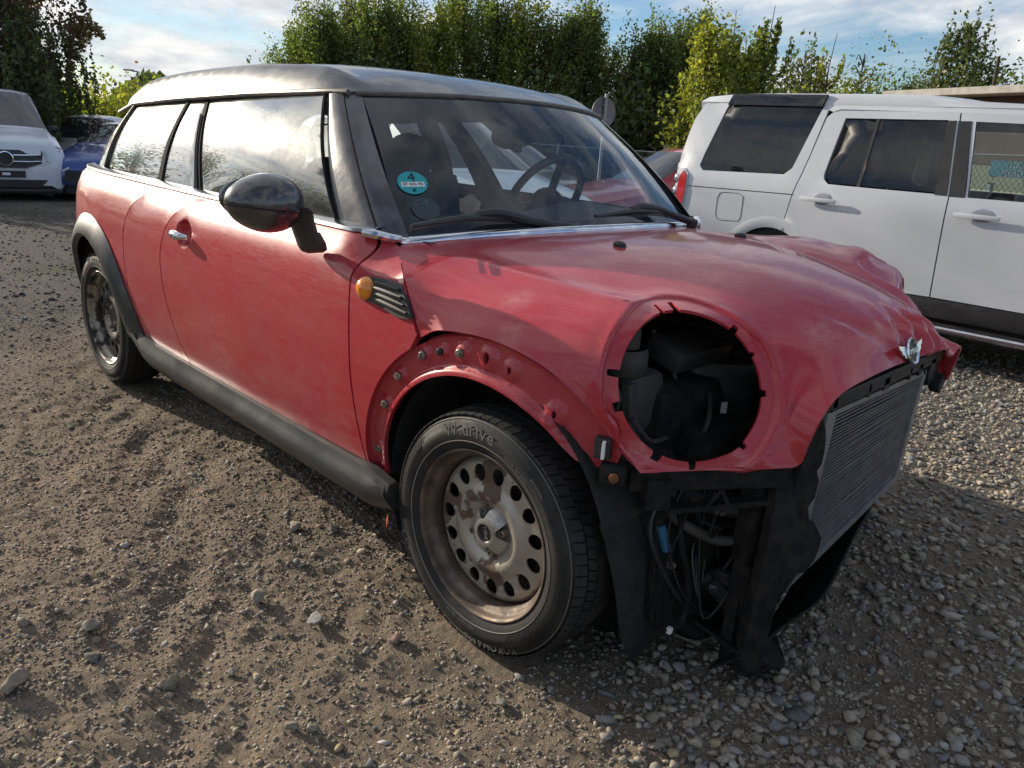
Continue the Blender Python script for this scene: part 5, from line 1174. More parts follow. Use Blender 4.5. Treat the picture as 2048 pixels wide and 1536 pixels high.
# =================================================================== OTHER VEHICLES
def simple_wheel(root, c, r, w, sgn, rimm='alloy', spokes=5):
    wh = empty('wheel', c); wh.parent = root; ax = (0, sgn, 0)
    b = MB(); b.lathe([(r*.66, w*.42), (r*.70, w*.5), (r*.93, w*.5), (r, w*.32), (r, -w*.4), (r*.7, -w*.5)], (0, 0, 0), ax, 36); b.build('tyre', 'tyre_rubber', wh, True, angle=50)
    b = MB(); b.lathe([(r*.67, w*.44), (r*.63, w*.40), (r*.61, w*.1)], (0, 0, 0), ax, 36); b.lathe([(0, w*.34), (r*.14, w*.33), (r*.15, w*.2)], (0, 0, 0), ax, 16)
    for k in range(spokes):
        a = 2*PI*k/spokes; d = Vector((math.cos(a), 0, math.sin(a))); e = Vector((-math.sin(a), 0, math.cos(a))); n = Vector(ax)
        V = [n*w*.33+e*r*.07+d*r*.1, n*w*.33-e*r*.07+d*r*.1, n*w*.40-e*r*.09+d*r*.64, n*w*.40+e*r*.09+d*r*.64]; V += [v-n*.03 for v in V]
        b.add(V, [(0, 1, 2, 3), (0, 4, 5, 1), (1, 5, 6, 2), (2, 6, 7, 3), (3, 7, 4, 0)])
    b.build('rim', rimm, wh, True); b = MB(); b.disc(Vector(ax)*w*.05, ax, r*.64, 30); b.build('brake', 'car_black', wh); return wh
def loft_car(name, label, cat, loc, az, paint, st, glass='far_glass', wr=.31, wb=(-.85, -3.4), track=None, lights=None, group=None, roofm=None):
    """st rows from nose to tail: x, z low, z belt, z top, half width, half width on top, kind of the span that follows"""
    root = empty(name, loc, (0, 0, math.radians(az)), label=label, cat=cat, group=group)
    A = [np.array(s[:6], float) for s in st]; kinds = [s[6] for s in st]; n = 4; rows, kk = [], []
    for i in range(len(A)-1):
        a, b_, c, d = (A[i-1] if i else 2*A[0]-A[1]), A[i], A[i+1], (A[i+2] if i+2 < len(A) else 2*A[-1]-A[-2])
        for q in range(n):
            t = q/n; v = .5*((2*b_)+(c-a)*t+(2*a-5*b_+4*c-d)*t*t+(3*b_-a-3*c+d)*t**3)*.55+(b_*(1-t)+c*t)*.45; rows.append(v); kk.append(kinds[i])
    rows.append(A[-1]); S = []
    for x, zl, zb, zt, w, wt in rows:
        zb = min(zb, zt-.005); zt_ = max(zt, zb+.005); h = zt_-zb
        S.append([(w*.90, zl), (w*.985, zl+.10), (w, zl+(zb-zl)*.55), (w*.985, zb-.05), (w*.955, zb), (w*.93-(w*.93-wt)*.06, zb+h*.06), (wt+(w*.93-wt)*.10, zb+h*.86), (wt*.93, zb+h*.965), (wt*.6, zt_+.012), (0, zt_+.022)])
    parts = {}
    def put(nm, V, m):
        parts.setdefault(nm, (MB(), m))[0].add(V, [(0, 1, 2, 3)])
    m_ = len(S[0])
    for sg in (-1, 1):
        for i in range(len(S)-1):
            k = kk[i]
            for j in range(m_-1):
                V = [(rows[i][0], sg*S[i][j][0], S[i][j][1]), (rows[i][0], sg*S[i][j+1][0], S[i][j+1][1]), (rows[i+1][0], sg*S[i+1][j+1][0], S[i+1][j+1][1]), (rows[i+1][0], sg*S[i+1][j][0], S[i+1][j][1])]
                if sg > 0: V = V[::-1]
                nm, m = 'body', paint
                if k == 'cabin' and j == 5: nm, m = ('side_window' if sg < 0 else 'side_window#'), glass
                if k == 'glass' and j >= 6: nm, m = 'windscreen', glass
                if k == 'glass' and j == 5: nm, m = 'body', paint
                if k == 'rglass' and j >= 6: nm, m = 'rear_window', glass
                if k in ('cabin', 'pillar') and j >= 6: nm, m = 'roof', roofm or paint
                put(nm, V, m)
    for end in (0, -1):
        V = [(rows[end][0], y, z) for y, z in S[end]]+[(rows[end][0], -y, z) for y, z in S[end][::-1]]; parts['body'][0].add(V, [tuple(range(len(V)))])
    for nm, (b, m) in parts.items():
        o = b.build(nm.strip('#'), m, root, True, angle=45)
        bm = bmesh.new(); bm.from_mesh(o.data); bmesh.ops.remove_doubles(bm, verts=bm.verts, dist=.0005); bm.to_mesh(o.data); bm.free(); o.data.set_sharp_from_angle(angle=math.radians(50))
    W_ = max(r[4] for r in rows); tr = track or W_-.10
    for x in wb:
        for sg in (-1, 1):
            b = MB(); b.disc((x, sg*(W_+.004), wr), (0, 1, 0), wr+.055, 30); b.build('wheel_arch', 'car_black', root)
            simple_wheel(root, (x, sg*(tr+.02), wr), wr, .2, sg)
    b = MB(); x0, x1 = rows[0][0], rows[-1][0]; b.box(((x0+x1)/2, 0, .24), (abs(x1-x0)-.2, 2*W_*.86, .22)); b.build('underbody', 'car_black', root)
    b = MB(); b.box(((wb[0]+wb[1])/2-.1, -.35, .9), (.12, .4, .5), None, .05); b.box(((wb[0]+wb[1])/2-.1, .35, .9), (.12, .4, .5), None, .05); b.build('seats', 'interior_dark', root)
    for sg in (-1, 1):
        b = MB(); i = kinds.index('cabin'); b.ball((A[i][0]-.12, sg*(W_+.10), A[i][2]+.06), (.06, .11, .075), 12, 8); b.tube([(A[i][0]-.1, sg*(W_-.03), A[i][2]), (A[i][0]-.12, sg*(W_+.08), A[i][2]+.04)], .025, 6); b.build('door_mirror', 'car_black', root, True)
    return root, rows, S
def gl(x, y): return float(gz0(np.array([x]), np.array([y]))[0])
def patch(root, name, m, pts, normal, d=.012, smooth=False):
    """thin raised piece with its own depth on a car's skin"""
    n = Vector(normal).normalized()*d; V = [Vector(p) for p in pts]; k = len(V); V2 = [v+n for v in V]
    b = MB(); b.add(V+V2, [tuple(range(k, 2*k)), tuple(range(k))[::-1]]+[(i, (i+1) % k, k+(i+1) % k, k+i) for i in range(k)]); return b.build(name, m, root)

# white people carrier, seen head on
vx, vy = -15.05, 1.62
van, _, _ = loft_car('white_van', 'white van facing the viewer with two-bar grille under the weeping tree', 'van', (vx, vy, gl(vx, vy)), -7, 'van_paint',
    [(0, .28, .62, .80, .74, .55, 'hood'), (-.05, .20, .75, .98, .90, .66, 'hood'), (-.22, .20, .90, 1.08, .955, .74, 'hood'), (-.80, .20, 1.06, 1.20, .965, .80, 'hood'), (-1.02, .20, 1.10, 1.24, .965, .80, 'glass'), (-1.98, .20, 1.14, 1.83, .965, .74, 'cabin'), (-2.5, .20, 1.14, 1.88, .965, .76, 'cabin'), (-4.9, .20, 1.14, 1.87, .965, .76, 'pillar'), (-5.12, .25, 1.14, 1.78, .93, .72, 'rear')], wr=.34, wb=(-.95, -4.15))
b = MB(); b.add([(-.03, -.56, .90), (-.03, .56, .90), (.02, .58, .84), (.035, .54, .66), (.04, .30, .58), (.04, -.30, .58), (.035, -.54, .66), (.02, -.58, .84)], [tuple(range(8))]); b.add([(p[0]-.05, p[1], p[2]) for p in b.V], [tuple(range(8))]); gro = b.build('grille', 'car_black', van)
for z in (.80, .69):
    for s_ in (-1, 1):
        b = MB(); b.tube([(.055, s_*.12, z), (.05, s_*.35, z+.002), (.03, s_*.54, z+.012)], [.014, .014, .010], 6); b.build('grille_bar', 'chrome', gro, True)
b = MB(); b.tube([(.07, .115*math.cos(t), .735+.115*math.sin(t)) for t in np.linspace(0, 2*PI, 33)], .013, 6); b.build('badge_ring', 'chrome', gro, True)
b = MB(); b.disc((.065, 0, .735), (1, 0, 0), .108, 28); b.build('badge_disc', 'car_black', gro)
for s_ in (-1, 1):
    pts = [(-.02, s_*.60, .86), (-.18, s_*.83, .96), (-.26, s_*.925, .90), (-.14, s_*.93, .74), (-.03, s_*.70, .66), (.01, s_*.63, .70)]
    patch(van, 'headlight', 'lamp_clear', pts if s_ < 0 else pts[::-1], (1, s_*.45, .1), .02)
    pts = [(-.08, s_*.72, .83), (-.19, s_*.86, .88), (-.15, s_*.88, .78), (-.07, s_*.76, .74)]; patch(van, 'lamp_inner', 'lamp_dark', pts if s_ < 0 else pts[::-1], (1, s_*.45, .1), .035)
    pts = [(-.04, s_*.70, .40), (-.14, s_*.88, .44), (-.14, s_*.88, .30), (-.06, s_*.72, .26)]; patch(van, 'fog_lamp', 'car_black', pts if s_ < 0 else pts[::-1], (1, s_*.4, 0), .03)
patch(van, 'number_plate_holder', 'car_black', [(.01, -.28, .53), (.01, .28, .53), (.01, .28, .42), (.01, -.28, .42)], (1, 0, 0), .03)
patch(van, 'plate_clip', 'plate_white', [(.042, -.07, .50), (.042, .05, .50), (.042, .05, .455), (.042, -.07, .455)], (1, 0, 0), .004)
patch(van, 'lower_intake', 'car_black', [(.0, -.62, .38), (.0, .62, .38), (.0, .5, .25), (.0, -.5, .25)], (1, 0, 0), .02)
b = MB(); b.box((-.2, 0, .19), (.4, 1.7, .07), None, .02); b.build('front_lip', 'car_black', van)
# silver coupe and blue hatchback behind the van
sed = lambda L=4.6, h=1.42, w=.90: [(0, .30, .52, .60, w*.72, w*.50, 'hood'), (-.08, .20, .60, .72, w*.90, w*.62, 'hood'), (-.35, .18, .72, .82, w, w*.74, 'hood'), (-1.15, .18, .88, .96, w, w*.80, 'hood'), (-1.35, .18, .92, 1.0, w, w*.78, 'glass'), (-2.05, .18, .93, h-.06, w, w*.62, 'cabin'), (-2.5, .18, .94, h, w, w*.62, 'cabin'), (-3.3, .18, .96, h-.06, w, w*.60, 'cabin'), (-3.65, .18, .98, h-.16, w, w*.60, 'rglass'), (-4.15, .18, .99, 1.08, w*.98, w*.66, 'boot'), (-L+.05, .22, .92, 1.03, w*.92, w*.66, 'boot'), (-L, .32, .80, .92, w*.84, w*.6, 'boot')]
hat = lambda L=4.2, h=1.46, w=.88: [(0, .30, .50, .60, w*.70, w*.50, 'hood'), (-.07, .20, .60, .74, w*.90, w*.62, 'hood'), (-.35, .18, .74, .86, w, w*.74, 'hood'), (-1.0, .18, .90, .99, w, w*.80, 'hood'), (-1.15, .18, .94, 1.02, w, w*.78, 'glass'), (-1.85, .18, .95, h-.04, w, w*.66, 'cabin'), (-2.3, .18, .96, h, w, w*.66, 'cabin'), (-3.4, .18, 1.0, h-.05, w, w*.64, 'pillar'), (-3.75, .18, 1.02, h-.12, w, w*.62, 'rglass'), (-L+.05, .22, .98, 1.05, w*.92, w*.66, 'boot'), (-L, .32, .7, .85, w*.84, w*.6, 'boot')]
def nose(root, w, zl, grille_m='car_black', light='lamp_clear', dz=0.0, wide=1.0):
    for s_ in (-1, 1):
        pts = [(-.015, s_*w*.45, .60+dz), (-.24, s_*w*.88, .70+dz), (-.26, s_*w*.93, .62+dz), (-.09, s_*w*.85, .54+dz), (.0, s_*w*.52, .54+dz)]; patch(root, 'headlight', light, pts if s_ < 0 else pts[::-1], (1, s_*.5, .15), .03)
    patch(root, 'grille', grille_m, [(.005, -w*.42*wide, .56+dz), (.005, w*.42*wide, .56+dz), (.005, w*.46*wide, .34+dz), (.005, -w*.46*wide, .34+dz)], (1, 0, 0), .02)
cx, cy = -18.1, 3.15
coupe, _, _ = loft_car('silver_coupe', 'silver coupe with dark side windows behind the white van', 'car', (cx, cy, gl(cx, cy)), -40, 'silver_paint', sed(4.7, 1.52, .92)); nose(coupe, .9, .3)
cx, cy = -14.6, 2.9
blu, _, _ = loft_car('blue_car', 'metallic blue car beside the white van, nose towards the yard', 'car', (cx, cy, gl(cx, cy)), -40, 'blue_paint', hat(4.3, 1.40, .90), wr=.32); nose(blu, .9, .3, wide=1.3)
# cars seen through the windscreen of the red car
cx, cy = -3.25, 3.05
wc, _, _ = loft_car('white_hatchback', 'small white hatchback seen through the windscreen of the red car', 'car', (cx, cy, gl(cx, cy)), -4, 'white_paint', hat(3.7, 1.50, .82), glass='mid_glass', wb=(-.72, -3.0), wr=.29); nose(wc, .82, .3, dz=.08)
cx, cy = -8.6, 9.2
gc, _, _ = loft_car('grey_car', 'dark grey car between the white hatchback and the scarlet car', 'car', (cx, cy, gl(cx, cy)), -6, 'grey_paint', hat(4.2, 1.48, .88)); nose(gc, .88, .3)
cx, cy = -6.66, 6.3
rc, _, _ = loft_car('scarlet_car', 'scarlet red car behind the tail of the white off-roader', 'car', (cx, cy, gl(cx, cy)), -112, 'scarlet_paint', sed(4.3, 1.50, .88), glass='mid_glass'); nose(rc, .88, .3)

# ---- white off-road estate on the right
YR = 4.3
lr_root = empty('white_offroader', (-2.15, YR+.96, -0.2), label='big white off-road estate with black rear pillar and dark windows', cat='off-road car')
def lo(p): return (p[0]+2.15, p[1]-(YR+.96), p[2]+.2)
def lw(z, x):
    return np.interp(z, [-.2, .1, .5, .85, .98, 1.05, 1.30, 1.55, 1.63], [.05, .015, .0, -.004, .008, .028, .065, .105, .135])+np.interp(x, [-3.16, -3.12, -3.05, -2.9], [.14, .05, .012, 0])
def lr(sgn=-1, out=0.0):
    def f(P):
        x, z = P[:, 0], P[:, 1]; y = YR+lw(z, x)-out
        if sgn > 0: y = 2*(YR+.96)-y
        return np.stack([x+2.15, y-(YR+.96), z+.2], 1)
    return f
arcc = (-2.08, .17)
for sgn in (-1, 1):
    iv = (0, -sgn, 0)
    arch = [(arcc[0]+.46*math.cos(t), arcc[1]+.50*math.sin(t)) for t in np.linspace(PI*.98, .10, 26)]
    # rear flank
    outl = [(-3.10, .28), (-3.13, .6), (-3.13, 1.05), (-3.02, 1.45), (-2.95, 1.57), (-2.90, 1.615), (-2.69, 1.62), (-2.84, 1.16), (-2.865, 1.06), (-2.82, 1.02), (-2.05, 1.045), (-1.99, 1.10), (-1.84, 1.61), (-1.80, 1.61), (-1.815, 1.50), (-1.87, 1.20), (-1.94, .90), (-1.985, .60)]+[(arcc[0]+.46*math.cos(t), arcc[1]+.50*math.sin(t)) for t in np.linspace(1.32, PI*.98, 22)]
    panel('rear_flank', outl, lr(sgn), 'white_paint', lr_root, h=.12, inward=iv, th=.02)
    panel('quarter_window', [(-2.69, 1.618), (-2.84, 1.16), (-2.862, 1.06), (-2.82, 1.024), (-2.05, 1.05), (-1.995, 1.10), (-1.842, 1.618)], lr(sgn, -.004), 'dark_glass', lr_root, h=.12, th=0)
    # doors
    rear_d = [(-1.978, .60), (-1.93, .90), (-1.86, 1.20), (-1.80, 1.50), (-1.765, 1.535), (-1.70, 1.555), (-.838, 1.565), (-.765, 1.0), (-.742, .27)]
    win_r = [(-1.65, 1.50), (-.90, 1.51), (-.845, 1.0), (-1.30, .998), (-1.66, 1.0), (-1.705, 1.035), (-1.715, 1.07)]
    a2 = [(arcc[0]+.46*math.cos(t), arcc[1]+.50*math.sin(t)) for t in np.linspace(1.30, .17, 14)]
    fs = .5 if sgn > 0 else 0.0          # pillar line of the far side
    rear_d = [(x+fs*(x > -1.0), z) for x, z in rear_d]; win_r = [(x+fs*(x > -1.0), z) for x, z in win_r]
    d = panel('rear_door', rear_d+[(-1.60, .25)]+a2[::-1], lr(sgn), 'white_paint', lr_root, holes=[win_r], h=.12, inward=iv, th=.03)
    panel('door_glass', [p for p in [(-1.640, 1.49), (-.91+fs, 1.50), (-.855+fs, 1.01), (-1.65, 1.01), (-1.70, 1.05)]], lr(sgn, -.012), 'dark_glass' if sgn < 0 else 'mid_glass', d, h=.15, th=0)
    panel('window_divider', [(-1.435, .99), (-1.41, .99), (-1.385, 1.51), (-1.41, 1.51)], lr(sgn, -.003), 'car_black', d, h=.1, th=.01, inward=iv)
    panel('pillar_trim', [(-.905+fs, 1.505), (-.845+fs, 1.508), (-.775+fs, .995), (-.86+fs, .995)], lr(sgn, .003), 'car_black', d, h=.1, th=.01, inward=iv)
    front_d = [(-.828, 1.565), (.35, 1.545), (.62, 1.30), (.80, 1.02), (.84, .70), (.72, .27), (-.732, .27), (-.755, 1.0)]
    win_f = [(-.72, 1.505), (.30, 1.49), (.52, 1.28), (.70, 1.01), (-.64, .995)]
    front_d = [(x+fs*(x < -.3), z) for x, z in front_d]; win_f = [(x+fs*(x < -.3), z) for x, z in win_f]
    d2 = panel('front_door', front_d, lr(sgn), 'white_paint', lr_root, holes=[win_f], h=.12, inward=iv, th=.03)
    panel('door_glass', win_f, lr(sgn, -.012), 'mid_glass', d2, h=.15, th=0)
    panel('pillar_trim', [(-.833+fs, 1.505), (-.745+fs, 1.507), (-.655+fs, .993), (-.763+fs, .993)], lr(sgn, .003), 'car_black', d2, h=.1, th=.01, inward=iv)
    panel('front_wing', [(.63, 1.30), (.81, 1.02), (.85, .70), (.73, .27), (1.0, .25)]+[(1.28+.46*math.cos(t), .17+.50*math.sin(t)) for t in np.linspace(PI*.9, .1, 16)]+[(1.78, .3), (1.80, .85), (1.0, .98)], lr(sgn), 'white_paint', lr_root, h=.14, inward=iv, th=.02)
    # raised wheel arch lips
    for cxx in (arcc[0], 1.28):
        def am(P, cxx=cxx, sgn=sgn):
            t, s = P[:, 0], P[:, 1]; r = .40+.10*s; x = cxx+r*1.0*np.cos(t); z = .17+(r+.04)*np.sin(t); y = YR+lw(z, x)-.022*np.sin(s*PI*.5+.6)+.02
            if sgn > 0: y = 2*(YR+.96)-y
            return np.stack([x+2.15, y-(YR+.96), z+.2], 1)
        panel('arch_lip', [(.1, 0), (3.04, 0), (3.04, 1), (.1, 1)], am, 'white_paint', lr_root, h=.12, th=.03, inward=iv)
        b = MB(); b.disc(lo((cxx, YR+.06 if sgn < 0 else YR+1.86, .17)), (0, 1, 0), .47, 36); b.build('wheel_house', 'car_black', lr_root)
        simple_wheel(lr_root, lo((cxx, YR+.13 if sgn < 0 else YR+1.79, .17)), .37, .24, sgn)
    # door handles; shade of each cup put in as a flat darker disc
    for hx, dd in ((-1.70, d), (-.54, d2)):
        b = MB(); o = lr(sgn, .034)(np.array([[hx-.15, .875], [hx+.15, .872]])); b.box((Vector(o[0])+Vector(o[1]))/2, (.30, .022, .034), None, .009)
        b.build('handle', 'white_paint', dd, True); b = MB(); c0 = Vector(lr(sgn, .002)(np.array([[hx+.02, .885]]))[0]); b.ball(c0, (.075, .0035, .048), 18, 8); b.build('handle_cup_shade', 'silver_paint', dd, True)
    # shut lines, and shade of the swage, put in as thin dark tubes
    for L in ([(-3.05, .875), (-2.5, .885), (-1.93, .895)],):
        b = MB(); b.tube([tuple(lr(sgn, .0005)(np.array([p]))[0]) for p in resample(L, .1, False)], .0035, 4); b.build('crease', 'seal', lr_root)
    q = [(-2.62, .80), (-2.60, .845), (-2.55, .855), (-2.42, .858), (-2.375, .84), (-2.37, .79), (-2.37, .66), (-2.39, .625), (-2.45, .62), (-2.56, .615), (-2.605, .63), (-2.62, .67)]
    if sgn < 0: b = MB(); b.tube([tuple(lr(sgn, .0006)(np.array([p]))[0]) for p in q+[q[0]]], .002, 4); b.build('fuel_flap_gap', 'seal', lr_root)
    # sill, black cladding and side step
    b = MB(); b.box(lo((-.4, YR+.075 if sgn < 0 else YR+1.845, .20)), (2.6, .12, .17), None, .03); b.build('sill_cladding', 'car_black', lr_root, True)
    b = MB(); yy = YR-.06 if sgn < 0 else YR+1.98; b.box(lo((-.42, yy+.02*(1 if sgn < 0 else -1), .075)), (2.35, .15, .035), None, .015); b.build('side_step', 'car_black', lr_root, True)
    b = MB(); b.tube([lo((x, yy-.05*(1 if sgn < 0 else -1), .068)) for x in (-1.6, -.4, .75)], .026, 10); b.build('step_tube', 'chrome_trim', lr_root, True)
# roof: stepped rear half
V, F = [], []; xs = [-2.99, -2.93, -2.70, -2.4, -1.6, -1.10, -.93, -.80, .1, .45]; zt = [1.60, 1.64, 1.662, 1.67, 1.675, 1.672, 1.655, 1.635, 1.60, 1.56]
for x, z in zip(xs, zt):
    zz_ = min(z, 1.62)
    for yy, zf in ((.135, min(1.55, z-.01)), (.118, min(1.60, z)), (.145, z), (.22, z+.012), (.6, z+.03), (.96, z+.036), (1.32, z+.03), (1.70, z+.012), (1.775, z), (1.802, min(1.60, z)), (1.785, min(1.55, z-.01))): V.append(lo((x, YR+yy, zf)))
k_ = 11; F = [(i*k_+j, i*k_+j+1, (i+1)*k_+j+1, (i+1)*k_+j) for i in range(len(xs)-1) for j in range(k_-1)]+[tuple(range(k_)), tuple((len(xs)-1)*k_+j for j in range(k_))]
mesh_obj('roof', V, F, 'white_paint', lr_root, True, angle=40)
for sgn in (-1, 1):
    panel('roof_side', [(-1.83, 1.60), (-1.81, 1.56), (-1.76, 1.545), (-1.70, 1.565), (.38, 1.555), (.30, 1.60), (-.80, 1.64), (-1.83, 1.64)], lr(sgn, .0), 'white_paint', lr_root, h=.12, inward=(0, -sgn, 0), th=.02)
    panel('black_roof_corner', [(-2.705, 1.580), (-1.856, 1.580), (-1.835, 1.672), (-2.675, 1.668)], lr(sgn, .020), 'dark_glass', lr_root, h=.1, inward=(0, -sgn, 0), th=.02)
    # tail lamps
    def tlm(P, sgn=sgn):
        x, z = P[:, 0], P[:, 1]; y = YR+lw(z, x)-.012
        if sgn > 0: y = 2*(YR+.96)-y
        return np.stack([x+2.15, y-(YR+.96), z+.2], 1)
    tlp = panel('tail_lamp', [(-3.155, .55), (-3.15, 1.02), (-3.01, 1.03), (-2.955, .98), (-2.95, .85), (-2.985, .55)], tlm, 'lamp_clear', lr_root, h=.06, th=.03, inward=(0, -sgn, 0))
    def tlm2(P, f=tlm, sgn=sgn): X = f(P); X[:, 1] += sgn*.008; return X
    panel('red_lens', [(-3.065, .56), (-3.045, .95), (-3.01, 1.005), (-2.968, .97), (-2.962, .85), (-2.995, .56)], tlm2, 'lamp_red', tlp, h=.06, th=.008, inward=(0, -sgn, 0))
    b = MB()
    for z in (.93, .82, .71): o = tlm2(np.array([[-3.068, z]]))[0]; b.ball(Vector(o)+Vector((-.012, -sgn*.02, 0)), (.035, .022, .045), 12, 8)
    b.build('lamp_bowl', 'chrome', tlp, True)
# tailgate, bonnet, screens, floor, inside
b = MB(); b.box(lo((-3.13, YR+.96, .60)), (.06, 1.70, .95), None, .03); b.build('tailgate', 'white_paint', lr_root, True)
b = MB(); b.add([lo((-3.06, YR+.18, 1.05)), lo((-3.06, YR+1.74, 1.05)), lo((-2.93, YR+1.68, 1.58)), lo((-2.93, YR+.24, 1.58))], [(0, 1, 2, 3)]); b.build('rear_window', 'dark_glass', lr_root)
b = MB(); b.box(lo((-3.08, YR+.96, .22)), (.14, 1.8, .3), None, .05); b.build('rear_bumper', 'white_paint', lr_root, True)
b = MB(); b.box(lo((1.3, YR+.96, .90)), (1.05, 1.74, .16), None, .05); b.build('bonnet', 'white_paint', lr_root, True)
b = MB(); b.box(lo((1.78, YR+.96, .48)), (.12, 1.84, .72), None, .05); b.build('front_bumper', 'white_paint', lr_root, True)
b = MB(); b.add([lo((.84, YR+.10, 1.0)), lo((.84, YR+1.82, 1.0)), lo((.42, YR+1.74, 1.56)), lo((.42, YR+.18, 1.56))], [(0, 1, 2, 3)]); b.build('windscreen', 'mid_glass', lr_root)
b = MB(); b.box(lo((-.6, YR+.96, .14)), (4.3, 1.6, .16)); b.box(lo((-2.4, YR+.96, 1.2)), (.9, 1.5, .7), None, .05); b.box(lo((-2.9, YR+.96, .6)), (.2, 1.5, .7)); b.build('underbody', 'car_black', lr_root)
for x_, y_ in ((-1.02, .5), (.0, 1.42)):
    b = MB(); b.box(lo((x_, YR+y_, .75)), (.16, .5, .6), None, .06); b.ball(lo((x_, YR+y_, 1.15)), (.06, .13, .10)); b.build('seat', 'interior_dark', lr_root, True)
b = MB(); b.box(lo((-1.42, YR+1.78, 1.25)), (.22, .05, .60), None, .02); b.build('inner_pillar', 'interior_grey', lr_root, True)
# =================================================================== YARD SURROUNDINGS
def at(u, v, dist):
    """real place on the sight line through a photograph point, dist metres away over the ground"""
    d = np.array([(u-1024)/FPX, -(v-768)/FPX, 1.])@_M; return _C+d/math.hypot(d[0], d[1])*dist
def leaf_mat(name, c1, c2, trans=.35, bright=1.0):
    m = bpy.data.materials.new(name); m.use_nodes = True; N = NT(m.node_tree); out = N.new('ShaderNodeOutputMaterial')
    at_ = N.new('ShaderNodeAttribute'); at_.attribute_name = 'tint'
    tcn = N.new('ShaderNodeTexCoord'); f = N.noise(tcn.outputs['Object'], .8, 4, .6)
    c = N.mix(N.maprange(f, .38, .62, 0, 1), c1, c2); c = N.mix(1.0, c, at_.outputs['Color'], 'MULTIPLY')
    d = N.new('ShaderNodeBsdfDiffuse'); N.put(d.inputs[0], c); t = N.new('ShaderNodeBsdfTranslucent'); N.put(t.inputs[0], N.mix(1.0, c, (1.6, 1.7, .7), 'MULTIPLY'))
    g = N.new('ShaderNodeBsdfGlossy'); g.inputs['Roughness'].default_value = .45; N.put(g.inputs[0], (.5, .5, .5))
    mx = N.new('ShaderNodeMixShader'); mx.inputs[0].default_value = trans; N.l.new(d.outputs[0], mx.inputs[1]); N.l.new(t.outputs[0], mx.inputs[2])
    m2 = N.new('ShaderNodeMixShader'); m2.inputs[0].default_value = .05; N.l.new(mx.outputs[0], m2.inputs[1]); N.l.new(g.outputs[0], m2.inputs[2])
    N.l.new(m2.outputs[0], out.inputs[0]); MATS[name] = m
leaf_mat('leaf_green', (.135, .170, .050), (.10, .135, .045), .5)
leaf_mat('leaf_yellow', (.23, .235, .05), (.17, .195, .04), .5)
leaf_mat('leaf_dark', (.085, .11, .048), (.11, .135, .052), .4)
leaf_mat('leaf_amber', (.20, .13, .05), (.13, .10, .04), .5)
leaf_mat('leaf_flare_brown', (.105, .062, .042), (.06, .055, .03), .45)  # reddish-brown cast of the lens flare put into the leaf colour
def leaves(P, size, seed, vert=0.0):
    r = np.random.default_rng(seed); n = len(P); a = r.normal(size=(n, 3)); a /= np.linalg.norm(a, axis=1, keepdims=True)
    b = r.normal(size=(n, 3)); b = np.cross(a, b); b /= np.linalg.norm(b, axis=1, keepdims=True)
    if vert: a[:, 2] -= vert; a /= np.linalg.norm(a, axis=1, keepdims=True); b = np.cross(a, b); b /= np.linalg.norm(b, axis=1, keepdims=True)
    s = size*r.uniform(.6, 1.3, (n, 1)); V = np.stack([P-a*s*.6, P+b*s*.36-a*s*.05, P+a*s*.6, P-b*s*.36-a*s*.05], 1).reshape(-1, 3)
    F = np.arange(n*4).reshape(n, 4); t = np.repeat(r.uniform(.55, 1.45, (n, 1))*np.array([1, 1, 1])+r.normal(0, .08, (n, 3)), 4, 0); return V, F, np.clip(t, .2, 2)
